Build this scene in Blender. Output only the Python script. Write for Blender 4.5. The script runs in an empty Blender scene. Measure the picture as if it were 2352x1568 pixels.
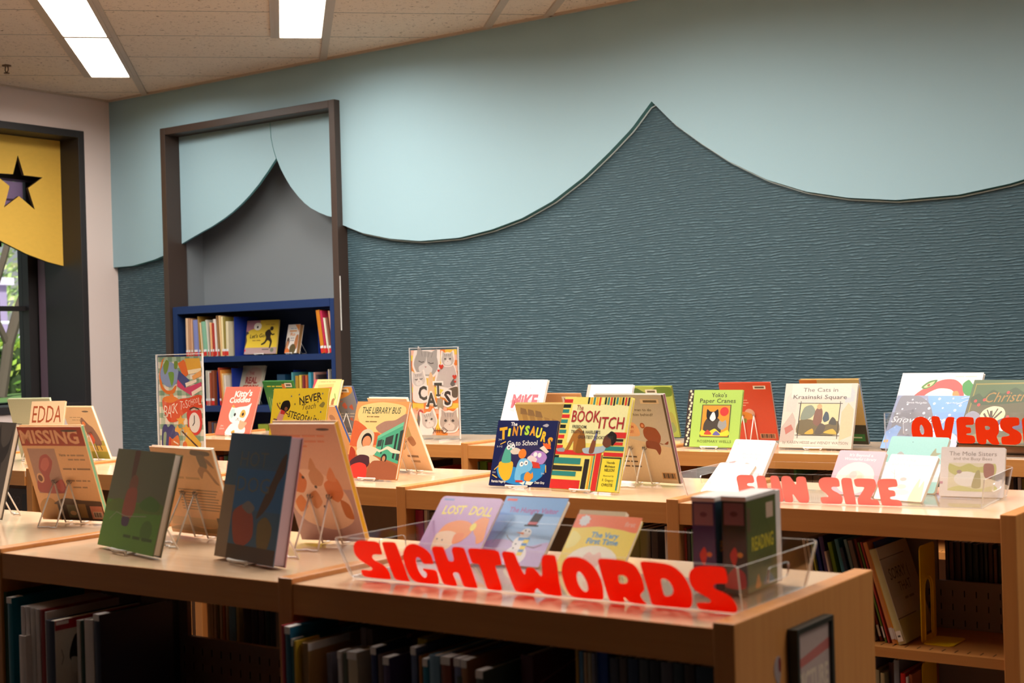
import bpy, math, random
from mathutils import Vector, Matrix, Euler
from mathutils.geometry import tessellate_polygon
R = math.radians
sc = bpy.context.scene
col = sc.collection
rnd = random.Random(7)

# ------------------------------------------------------------------ camera
FW = Vector((-0.58378518, 0.81190506, 0.00224467))
RT = Vector((0.81153555, 0.58359878, -0.02867943))
UP = Vector((0.02459496, 0.014921, 0.99958614))
cd = bpy.data.cameras.new('camera'); cam = bpy.data.objects.new('camera', cd); col.objects.link(cam)
cam.matrix_world = Matrix(((RT.x, UP.x, -FW.x, 0), (RT.y, UP.y, -FW.y, 0), (RT.z, UP.z, -FW.z, 1.5), (0, 0, 0, 1)))
cd.sensor_width = 36; cd.lens = 49.16; cd.clip_start = .05; cd.clip_end = 300
cd.dof.use_dof = True; cd.dof.focus_distance = 4.9; cd.dof.aperture_fstop = 5.6
sc.camera = cam

# ------------------------------------------------------------------ light, exposure
LAMP = 4.0            # emission of the ceiling light diffusers
WATTS = 25.0          # light each lensed fixture throws down
SPREAD = R(165)
LAMP_COLOUR = (1.0, .95, .88)
w = bpy.data.worlds.new('world'); sc.world = w; w.use_nodes = True
nt = w.node_tree; bg = nt.nodes['Background']
sky = nt.nodes.new('ShaderNodeTexSky'); sky.sky_type = 'HOSEK_WILKIE'; sky.turbidity = 9; sky.sun_direction = (.55, -.35, .75)
nt.links.new(sky.outputs[0], bg.inputs[0]); bg.inputs[1].default_value = 3.5
sd = bpy.data.lights.new('sun', 'SUN'); sun = bpy.data.objects.new('sun', sd); col.objects.link(sun)
sd.energy = 9; sd.angle = R(1); sd.color = (1, .95, .86)
sun.rotation_euler = Vector((.55, -.35, .75)).to_track_quat('Z', 'Y').to_euler()
sc.view_settings.view_transform = 'Standard'; sc.view_settings.look = 'None'
sc.view_settings.gamma = 1; sc.view_settings.use_curve_mapping = False; sc.view_settings.exposure = 0.0
sc.cycles.use_denoising = True
sc.cycles.max_bounces = 10; sc.cycles.transmission_bounces = 8; sc.cycles.transparent_max_bounces = 12

# ------------------------------------------------------------------ materials
def lin(h):
    h = h.lstrip('#'); v = [int(h[i:i+2], 16)/255 for i in (0, 2, 4)]
    return tuple(c/12.92 if c <= .04045 else ((c+.055)/1.055)**2.4 for c in v) + (1,)
MATS = {}
def newmat(name):
    m = bpy.data.materials.new(name); m.use_nodes = True
    nt = m.node_tree; b = nt.nodes['Principled BSDF']
    return m, nt, b
def flat(c, rough=.45, spec=.5, metal=0):
    k = (c, rough, spec, metal)
    if k not in MATS:
        m, nt, b = newmat('paint_%s' % c.strip('#'))
        b.inputs['Roughness'].default_value = rough
        b.inputs['Specular IOR Level'].default_value = spec; b.inputs['Metallic'].default_value = metal
        n = nt.nodes.new('ShaderNodeTexNoise'); n.inputs['Scale'].default_value = 40
        mx = nt.nodes.new('ShaderNodeMix'); mx.data_type = 'RGBA'; mx.blend_type = 'MULTIPLY'
        mx.inputs[0].default_value = .10
        mx.inputs[6].default_value = lin(c); nt.links.new(n.outputs['Fac'], mx.inputs[7])
        nt.links.new(mx.outputs[2], b.inputs['Base Color'])
        MATS[k] = m
    return MATS[k]
def gain(c, g):
    v = [min(.9, x*g) for x in lin(c)[:3]]
    return '#%02x%02x%02x' % tuple(round(255*(12.92*x if x <= .0031308 else 1.055*x**(1/2.4)-.055)) for x in v)
GAIN = [1.25]
def jacket(c): return flat(gain(c, GAIN[0]), .3, .45)          # book covers in clear library jackets
PAGE = '#eee3d2'
def coords(nt, scale=(1, 1, 1), rot=(0, 0, 0), out='Object'):
    t = nt.nodes.new('ShaderNodeTexCoord'); mp = nt.nodes.new('ShaderNodeMapping')
    mp.inputs['Scale'].default_value = scale; mp.inputs['Rotation'].default_value = rot
    nt.links.new(t.outputs[out], mp.inputs[0]); return mp.outputs[0]
def ramp(nt, src, stops):
    r = nt.nodes.new('ShaderNodeValToRGB'); e = r.color_ramp.elements
    while len(e) < len(stops): e.new(.5)
    for i, (p, c) in enumerate(stops):
        e[i].position = p; e[i].color = lin(c) if isinstance(c, str) else (c, c, c, 1)
    nt.links.new(src, r.inputs[0]); return r.outputs[0]
def noise(nt, vec, scale, detail=3, rough=.5, dist=0):
    n = nt.nodes.new('ShaderNodeTexNoise'); n.inputs['Scale'].default_value = scale; n.inputs['Detail'].default_value = detail
    n.inputs['Roughness'].default_value = rough; n.inputs['Distortion'].default_value = dist
    nt.links.new(vec, n.inputs['Vector']); return n.outputs['Fac']
def bump(nt, b, h, strength, dist):
    bp = nt.nodes.new('ShaderNodeBump'); bp.inputs['Strength'].default_value = strength; bp.inputs['Distance'].default_value = dist
    nt.links.new(h, bp.inputs['Height']); nt.links.new(bp.outputs[0], b.inputs['Normal'])
def math_(nt, op, a, b_=None):
    n = nt.nodes.new('ShaderNodeMath'); n.operation = op
    for i, v in enumerate((a, b_)):
        if v is None: continue
        if isinstance(v, (int, float)): n.inputs[i].default_value = v
        else: nt.links.new(v, n.inputs[i])
    return n.outputs[0]

def wood_mat(name, lo, hi, rough, vec_scale):
    m, nt, b = newmat(name)
    f = noise(nt, coords(nt, vec_scale), 1.0, 4, .55, .3)
    nt.links.new(ramp(nt, f, ((.25, lo), (.75, hi))), b.inputs['Base Color'])
    b.inputs['Roughness'].default_value = rough
    bump(nt, b, f, .06, .002)
    return m
WOOD = wood_mat('maple_laminate', '#d8b693', '#e1bf9e', .11, (3, 60, 60))  # tops paler, with reflected wall whiteness put into the colour
FASCIA = wood_mat('maple_edge', '#bb783d', '#c98848', .36, (3, 60, 60))
WOODV = wood_mat('maple_laminate_upright', '#bb783d', '#c98848', .36, (60, 60, 3))
def wall_paint(name, c, rough=.7):
    m, nt, b = newmat(name)
    v = coords(nt); f = noise(nt, v, 1.3, 2)
    mx = nt.nodes.new('ShaderNodeMix'); mx.data_type = 'RGBA'; mx.blend_type = 'MULTIPLY'; mx.inputs[0].default_value = .06
    mx.inputs[6].default_value = lin(c); nt.links.new(f, mx.inputs[7]); nt.links.new(mx.outputs[2], b.inputs['Base Color'])
    b.inputs['Roughness'].default_value = rough; b.inputs['Specular IOR Level'].default_value = .3
    bump(nt, b, noise(nt, v, 220, 3), .10, .002)
    return m
PINK = wall_paint('pinkish_wall_paint', '#e6d2ca')
AQUA = wall_paint('pale_aqua_paint', '#9dbcc6', .6)
NICHE = wall_paint('grey_niche_paint', '#7a8084')
def wave_mat():
    m, nt, b = newmat('wavy_relief_wall')
    v = coords(nt)
    sep = nt.nodes.new('ShaderNodeSeparateXYZ'); nt.links.new(v, sep.inputs[0])
    warp = noise(nt, coords(nt, (1.2, 1, 1.8)), 1.0, 2, .5)
    warp2 = noise(nt, coords(nt, (11, 1, 26)), 1.0, 2, .55)
    z = math_(nt, 'ADD', sep.outputs[2], math_(nt, 'ADD', math_(nt, 'MULTIPLY', warp, .05), math_(nt, 'MULTIPLY', warp2, .016)))
    s = math_(nt, 'SINE', math_(nt, 'MULTIPLY', z, 2*math.pi/.0145))
    s = math_(nt, 'ADD', math_(nt, 'MULTIPLY', s, .5), .5)
    amp = noise(nt, coords(nt, (19, 1, 80)), 1.0, 2, .6)
    amp = ramp(nt, amp, ((.40, .10), (.62, 1.0)))
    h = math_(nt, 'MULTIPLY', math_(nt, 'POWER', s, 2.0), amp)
    nt.links.new(ramp(nt, h, ((.0, '#3b525a'), (.45, '#465f69'), (1, '#6a858e'))), b.inputs['Base Color'])  # crests paler, hollows darker: light and shade of the relief in the colour
    b.inputs['Roughness'].default_value = .55; b.inputs['Specular IOR Level'].default_value = .35
    bump(nt, b, h, 1.0, .0042)
    return m
WAVE = wave_mat()
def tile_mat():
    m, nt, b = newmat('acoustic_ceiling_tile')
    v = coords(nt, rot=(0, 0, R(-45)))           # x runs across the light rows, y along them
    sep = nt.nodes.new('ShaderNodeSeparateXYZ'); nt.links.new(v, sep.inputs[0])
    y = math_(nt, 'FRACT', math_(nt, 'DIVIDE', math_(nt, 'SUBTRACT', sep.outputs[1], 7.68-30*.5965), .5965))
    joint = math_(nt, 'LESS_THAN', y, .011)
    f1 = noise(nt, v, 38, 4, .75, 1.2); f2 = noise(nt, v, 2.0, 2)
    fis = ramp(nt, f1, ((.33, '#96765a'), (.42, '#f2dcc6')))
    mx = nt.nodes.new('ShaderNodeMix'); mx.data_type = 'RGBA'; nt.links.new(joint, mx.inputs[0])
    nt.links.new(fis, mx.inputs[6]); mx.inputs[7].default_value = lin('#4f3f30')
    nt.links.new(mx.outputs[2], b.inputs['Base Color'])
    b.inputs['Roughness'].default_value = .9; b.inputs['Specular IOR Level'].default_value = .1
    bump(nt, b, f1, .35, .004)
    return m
TILE = tile_mat()
def carpet():
    m, nt, b = newmat('carpet'); f = noise(nt, coords(nt), 160, 2)
    nt.links.new(ramp(nt, f, ((.3, '#4a4643'), (.7, '#65605a'))), b.inputs['Base Color']); b.inputs['Roughness'].default_value = .95
    return m
BRONZE = flat('#44362f', .42, .45); BRONZE2 = flat('#2f2b2b', .5)
NAVY = flat('#17305f', .5, .4); NAVY_IN = flat('#16284a', .6, .3); BLUE = flat('#12308c', .45, .4)
YELLOW = flat('#f8c655', .6, .3)
def glass(name, colour=(1, 1, 1, 1), ior=1.49, rough=0):
    m, nt, b = newmat(name)
    b.inputs['Base Color'].default_value = colour; b.inputs['Transmission Weight'].default_value = 1
    b.inputs['IOR'].default_value = ior; b.inputs['Roughness'].default_value = rough
    return m
ACRYLIC = glass('clear_acrylic', (.97, .985, .98, 1))
def sheet_mat(name, tint):
    # a thin clear sheet: lets light through, mirrors more at grazing angles
    m = bpy.data.materials.new(name); m.use_nodes = True; nt = m.node_tree; nt.nodes.clear()
    o = nt.nodes.new('ShaderNodeOutputMaterial'); t = nt.nodes.new('ShaderNodeBsdfTransparent'); g = nt.nodes.new('ShaderNodeBsdfGlossy')
    lw = nt.nodes.new('ShaderNodeLayerWeight'); lw.inputs[0].default_value = .5
    f = math_(nt, 'ADD', math_(nt, 'MULTIPLY', math_(nt, 'POWER', lw.outputs['Facing'], 4.5), .75), .035)
    t.inputs[0].default_value = tint; g.inputs['Roughness'].default_value = .04
    mx = nt.nodes.new('ShaderNodeMixShader'); nt.links.new(f, mx.inputs[0]); nt.links.new(t.outputs[0], mx.inputs[1]); nt.links.new(g.outputs[0], mx.inputs[2])
    nt.links.new(mx.outputs[0], o.inputs[0]); return m
SHEET = sheet_mat('clear_plastic_sheet', (.98, .98, .98, 1))
PANE = sheet_mat('window_glass', (.92, .95, .95, 1))
def edge_mat():
    m = bpy.data.materials.new('polished_acrylic_edge'); m.use_nodes = True; nt = m.node_tree; b = nt.nodes['Principled BSDF']
    b.inputs['Base Color'].default_value = (.95, .93, .91, 1); b.inputs['Roughness'].default_value = .2
    b.inputs['Transmission Weight'].default_value = .55
    return m
EDGE = edge_mat()
def vinyl(name, c, tr):
    # cut vinyl film: some of the light falling on its back glows through
    m, nt, b = newmat(name); b.inputs['Base Color'].default_value = lin(c); b.inputs['Roughness'].default_value = .4
    t = nt.nodes.new('ShaderNodeBsdfTranslucent'); t.inputs[0].default_value = lin(c)
    mx = nt.nodes.new('ShaderNodeMixShader'); mx.inputs[0].default_value = tr
    nt.links.new(b.outputs[0], mx.inputs[1]); nt.links.new(t.outputs[0], mx.inputs[2])
    nt.links.new(mx.outputs[0], nt.nodes['Material Output'].inputs[0]); return m
WIRE = flat('#efe8df', .3, .5); STEEL = flat('#8d8a86', .3, .5, 1.0)
def emit(name, c, s):
    m, nt, b = newmat(name); b.inputs['Emission Color'].default_value = c + (1,); b.inputs['Emission Strength'].default_value = s
    b.inputs['Base Color'].default_value = (.9, .9, .9, 1); return m
DIFFUSER = emit('lit_diffuser', LAMP_COLOUR, LAMP)
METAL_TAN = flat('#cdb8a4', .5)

# ------------------------------------------------------------------ mesh helpers
def V(*a): return Vector(a)
class MB:
    def __init__(s): s.v = []; s.f = []; s.m = []; s.mats = []
    def mi(s, m):
        if m not in s.mats: s.mats.append(m)
        return s.mats.index(m)
    def face(s, pts, m):
        i = len(s.v); s.v += [tuple(p) for p in pts]; s.f.append(tuple(range(i, i+len(pts)))); s.m.append(s.mi(m))
    def box(s, x0, x1, y0, y1, z0, z1, m, mt=None):
        i = len(s.v); s.v += [(x, y, z) for x in (x0, x1) for y in (y0, y1) for z in (z0, z1)]
        for k, q in enumerate(((0, 1, 3, 2), (4, 6, 7, 5), (0, 4, 5, 1), (2, 3, 7, 6), (0, 2, 6, 4), (1, 5, 7, 3))):
            s.f.append(tuple(i+a for a in q)); s.m.append(s.mi(mt if (mt and k == 5) else m))
    def poly(s, loops, fn, m, flip=False):
        """fill 2-D loops (first is the outline, the rest holes) placed in space by fn"""
        pts = [Vector((p[0], p[1], 0)) for l in loops for p in l]
        i = len(s.v); s.v += [tuple(fn(p.x, p.y)) for p in pts]
        for t in tessellate_polygon([[Vector((p[0], p[1], 0)) for p in l] for l in loops]):
            a, b, c = t
            ar = (pts[b]-pts[a]).cross(pts[c]-pts[a]).z
            if abs(ar) < 1e-12: continue
            q = (a, b, c) if (ar > 0) != flip else (a, c, b)
            s.f.append(tuple(i+k for k in q)); s.m.append(s.mi(m))
    def prism(s, loops, f0, f1, m, mside=None):
        """slab between f0 (front, seen counter-clockwise) and f1"""
        s.poly(loops, f0, m); s.poly(loops, f1, m, True)
        for l in loops:
            area = sum(l[k][0]*l[(k+1) % len(l)][1]-l[(k+1) % len(l)][0]*l[k][1] for k in range(len(l)))
            ccw = (area > 0) == (l is loops[0])
            for k in range(len(l)):
                a, b = l[k], l[(k+1) % len(l)]
                if not ccw: a, b = b, a
                s.face((f0(*b), f0(*a), f1(*a), f1(*b)), mside or m)
    def tube(s, pts, r, m, n=8, closed=False):
        pts = [Vector(p) for p in pts]; rings = []; N = len(pts)
        up = None
        for k in range(N):
            a = pts[k-1] if (k or closed) else pts[0]; b = pts[(k+1) % N] if (k < N-1 or closed) else pts[k]
            t = (b-a).normalized()
            if up is None:
                up = Vector((0, 0, 1)) if abs(t.z) < .9 else Vector((1, 0, 0))
            x = t.cross(up)
            if x.length < 1e-6: x = t.cross(Vector((1, .3, .2)))
            x.normalize(); y = x.cross(t).normalized(); up = y
            i = len(s.v); s.v += [tuple(pts[k]+(x*math.cos(2*math.pi*j/n)+y*math.sin(2*math.pi*j/n))*r) for j in range(n)]; rings.append(i)
        mi = s.mi(m)
        for k in range(N if closed else N-1):
            a, b = rings[k], rings[(k+1) % N]
            for j in range(n):
                s.f.append((a+j, a+(j+1) % n, b+(j+1) % n, b+j)); s.m.append(mi)
        if not closed:
            s.f.append(tuple(rings[0]+j for j in range(n-1, -1, -1))); s.m.append(mi)
            s.f.append(tuple(rings[-1]+j for j in range(n))); s.m.append(mi)
    def build(s, name, parent=None, smooth=False):
        me = bpy.data.meshes.new(name); me.from_pydata(s.v, [], s.f)
        for m in s.mats: me.materials.append(m)
        me.polygons.foreach_set('material_index', s.m)
        if smooth: me.polygons.foreach_set('use_smooth', [True]*len(s.f))
        me.update()
        o = bpy.data.objects.new(name, me); col.objects.link(o)
        if parent is not None: o.parent = parent
        return o
def bevel(o, wd=.0015, seg=2):
    md = o.modifiers.new('bevel', 'BEVEL'); md.width = wd; md.segments = seg; md.limit_method = 'ANGLE'; return o
def empty(name, loc=(0, 0, 0), rot=(0, 0, 0)):
    o = bpy.data.objects.new(name, None); o.empty_display_size = .05; col.objects.link(o)
    o.location = loc; o.rotation_euler = rot; return o
def tag(o, label, cat, group=None):
    o['label'] = label; o['category'] = cat
    if group: o['group'] = group
    return o
def struct(o, label=None):
    o['kind'] = 'structure'
    if label: o['label'] = label
    return o
def chaikin(p, n=2, q=.25):
    for _ in range(n):
        o = []
        for k in range(len(p)):
            a, b = p[k], p[(k+1) % len(p)]
            o += [(a[0]+(b[0]-a[0])*q, a[1]+(b[1]-a[1])*q), (a[0]+(b[0]-a[0])*(1-q), a[1]+(b[1]-a[1])*(1-q))]
        p = o
    return p
def catmull(p, n=5):
    o = []; N = len(p)
    for k in range(N):
        a, b, c, d = (Vector(p[(k+j) % N]) for j in (-1, 0, 1, 2))
        for i in range(n):
            t = i/n
            q = b+(c-a)*.4*(t-2*t*t+t**3)+(c-b)*(3*t*t-2*t**3)+(d-b)*.4*(t**3-t*t)
            o.append((q.x, q.y))
    return o
def roundrect(x0, y0, x1, y1, r, n=5):
    o = []
    for cx, cy, a in ((x1-r, y0+r, -90), (x1-r, y1-r, 0), (x0+r, y1-r, 90), (x0+r, y0+r, 180)):
        o += [(cx+r*math.cos(R(a+90*k/n)), cy+r*math.sin(R(a+90*k/n))) for k in range(n+1)]
    return o
def ell(cx, cy, rx, ry, rot=0, n=20):
    c, s = math.cos(R(rot)), math.sin(R(rot))
    return [(cx+rx*math.cos(t)*c-ry*math.sin(t)*s, cy+rx*math.cos(t)*s+ry*math.sin(t)*c) for t in (2*math.pi*k/n for k in range(n))]
TXT = {}
def text_mesh(s, bold, shear):
    k = (s, bold, shear)
    if k not in TXT:
        c = bpy.data.curves.new('t', 'FONT'); c.body = s; c.size = 1; c.offset = bold; c.shear = shear
        c.resolution_u = 2; c.fill_mode = 'FRONT'
        o = bpy.data.objects.new('t', c); me = bpy.data.meshes.new_from_object(o)
        vs = [(v.co.x, v.co.y) for v in me.vertices]; fs = [tuple(p.vertices) for p in me.polygons]
        up = [me.polygons[i].normal.z for i in range(len(fs))]
        fs = [f if u > 0 else f[::-1] for f, u in zip(fs, up)]
        bpy.data.objects.remove(o); bpy.data.curves.remove(c); bpy.data.meshes.remove(me)
        TXT[k] = (vs, fs)
    return TXT[k]

def draw(mb, art, wd, ht, place, step=1.6e-5, base=4e-5, mat=jacket):
    """prints flat shapes on a cover; art runs 0..1 across and up, place(u, v, d) gives the point d in front of it"""
    for k, a in enumerate(art):
        d = base+step*k; fn = lambda x, y, d=d: place(x, y, d)
        t = a[0]
        if t == 'R':
            x0, y0, x1, y1, c = a[1:6]; x0 *= wd; x1 *= wd; y0 *= ht; y1 *= ht
            mb.face((fn(x0, y0), fn(x1, y0), fn(x1, y1), fn(x0, y1)), mat(c))
        elif t == 'E':
            cx, cy, rx, ry, c = a[1:6]; rot = a[6] if len(a) > 6 else 0
            mb.face([fn(x, y) for x, y in ell(cx*wd, cy*ht, rx*wd, ry*wd, rot)], mat(c))
        elif t in 'PS':
            p = [(x*wd, y*ht) for x, y in a[1]]
            if t == 'S': p = [(min(wd, max(0, q[0])), min(ht, max(0, q[1]))) for q in catmull(p)]
            mb.poly([p], fn, mat(a[2]))
        elif t == 'L':
            p = [Vector((x*wd, y*ht, 0)) for x, y in a[1]]; h = a[2]*wd/2
            for q, r_ in zip(p, p[1:]):
                e = (r_-q)
                if e.length < 1e-6: continue
                e.normalize(); n = Vector((-e.y, e.x, 0))*h; q2 = q-e*h*.5; r2 = r_+e*h*.5
                mb.face([fn(*x.xy) for x in (q2-n, r2-n, r2+n, q2+n)], mat(a[3]))
        elif t == 'X':                                  # a line of print too small to read
            ws, x, y, h, c = a[1:6]; fit = (a[6] if len(a) > 6 and a[6] else .5)*wd
            tot = sum(ws)+.8*(len(ws)-1); px = x*wd-fit/2; u = fit/tot; hh = h*ht*.5
            for n in ws:
                mb.face((fn(px, y*ht-hh/2), fn(px+n*u, y*ht-hh/2), fn(px+n*u, y*ht+hh/2), fn(px, y*ht+hh/2)), mat(c)); px += (n+.8)*u
        elif t == 'T':
            s, x, y, h, c = a[1:6]; fit = a[6] if len(a) > 6 else None; bold = a[7] if len(a) > 7 else 0
            sh = a[8] if len(a) > 8 else 0; rot = a[9] if len(a) > 9 else 0
            vs, fs = text_mesh(s, bold, sh)
            if not vs: continue
            xs = [v[0] for v in vs]; xa, xb = min(xs), max(xs)
            sy = h*ht/.70; sx = fit*wd/(xb-xa) if fit else sy
            cr, sr = math.cos(R(rot)), math.sin(R(rot)); i = len(mb.v)
            for vx, vy in vs:
                px = (vx-(xa+xb)/2)*sx; py = (vy-.35)*sy
                mb.v.append(tuple(fn(x*wd+px*cr-py*sr, y*ht+px*sr+py*cr)))
            mi = mb.mi(mat(c))
            for f in fs: mb.f.append(tuple(i+q for q in f)); mb.m.append(mi)

# poses of the standing books: x, y, heading, width, height, lean back, base height
POSE = {'antler': (-3.396, 2.225, -0.2171, 0.25, 0.2582, 0.2322, 1.078),
'missing': (-3.046, 2.2729, 0.1873, 0.2127, 0.2619, -0.3333, 1.078),
'green': (-2.467, 1.9663, -0.2557, 0.2832, 0.2193, 0.2632, 1.078),
'diver': (-2.4922, 2.2137, -0.1313, 0.2504, 0.2151, -0.2752, 1.078),
'hotdog': (-2.1058, 1.9727, -0.2375, 0.2356, 0.2582, 0.1943, 1.078),
'puppies': (-2.1362, 2.2736, 0.1789, 0.1674, 0.2888, -0.406, 1.078),
'lostdoll': (-1.7343, 2.1527, -0.0218, 0.1581, 0.1567, 0.7357, 1.076),
'visitor': (-1.5947, 2.1764, 0.0492, 0.1465, 0.1696, 0.8083, 1.076),
'firsttime': (-1.3997, 2.1566, -0.0432, 0.1467, 0.1288, 0.7226, 1.076),
'edda': (-4.7787, 3.416, 0.4058, 0.149, 0.2574, 0.2624, 1.078),
'greyback': (-5.1088, 3.6573, 0.3238, 0.2083, 0.2672, -0.3246, 1.078),
'beigeback': (-4.7982, 3.6915, 0.0454, 0.1848, 0.2365, -0.3989, 1.078),
'kitty': (-5.3718, 4.9829, -0.0542, 0.2697, 0.2579, 0.3355, 1.078),
'greenback': (-5.0557, 5.0964, -0.0117, 0.2139, 0.2876, -0.3285, 1.078),
'steg': (-3.3543, 3.3735, 0.1009, 0.2358, 0.3016, 0.221, 1.078),
'yellow': (-4.8786, 5.0858, -0.0968, 0.2058, 0.2887, 0.3193, 1.078),
'brownback': (-3.5318, 3.8103, -0.178, 0.2048, 0.2399, -0.4263, 1.078),
'giraffe': (-4.807, 5.2596, -0.1016, 0.2212, 0.249, -0.3257, 1.078),
'bus': (-3.047, 3.418, -0.0496, 0.2355, 0.2584, 0.3033, 1.078),
'whiteback': (-3.1129, 3.7197, -0.1548, 0.2035, 0.2744, -0.415, 1.078),
'tiny': (-2.4269, 3.3864, 0.0414, 0.2147, 0.2021, 0.3189, 1.078),
'itch': (-2.1841, 3.3614, -0.1415, 0.2554, 0.2749, 0.3034, 1.078),
'greyman': (-2.1283, 3.6251, -0.1053, 0.2562, 0.2764, -0.2898, 1.078),
'arch': (-2.507, 3.7142, 0.0276, 0.1939, 0.2494, -0.3676, 1.078),
'mike': (-3.6304, 5.0517, -0.1671, 0.2414, 0.2789, 0.35, 1.078),
'tanback': (-3.4853, 5.262, -0.1141, 0.2578, 0.2078, -0.3419, 1.078),
'nick': (-3.0778, 4.8778, -0.0938, 0.2353, 0.2583, 0.3347, 1.078),
'gyback': (-3.0663, 5.3392, -0.02, 0.2218, 0.2328, -0.2879, 1.078),
'yoko': (-2.5711, 4.8817, -0.0251, 0.2401, 0.2279, 0.2496, 1.078),
'redback': (-2.57, 5.2551, 0.0272, 0.228, 0.249, -0.2907, 1.078),
'cats': (-2.1595, 4.9302, -0.0445, 0.2972, 0.2534, 0.3187, 1.078),
'blueback': (-2.1535, 5.1517, -0.0469, 0.2486, 0.2633, -0.2917, 1.078),
'snow': (-1.7793, 4.9666, -0.1866, 0.3016, 0.2317, 0.6157, 1.078),
'food': (-1.8169, 5.1677, -0.1391, 0.3325, 0.3085, 0.5277, 1.078),
'xmas': (-1.4894, 4.9097, -0.2316, 0.28, 0.2546, 0.5508, 1.108),
'wewere': (-1.8068, 3.5778, -0.211, 0.1469, 0.1616, 0.6343, 1.076),
'white': (-1.7965, 3.448, -0.2018, 0.1271, 0.1183, 0.8963, 1.076),
'pinklib': (-1.4525, 3.5341, -0.1685, 0.1432, 0.1339, 0.5988, 1.076),
'teal': (-1.3443, 3.6489, -0.1705, 0.174, 0.1693, 0.5872, 1.076),
'boy': (-1.2928, 3.4555, -0.2464, 0.1422, 0.1376, 0.6609, 1.076),
'mole': (-1.1483, 3.5914, 0.0581, 0.1625, 0.1305, 0.3074, 1.076)}
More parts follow.
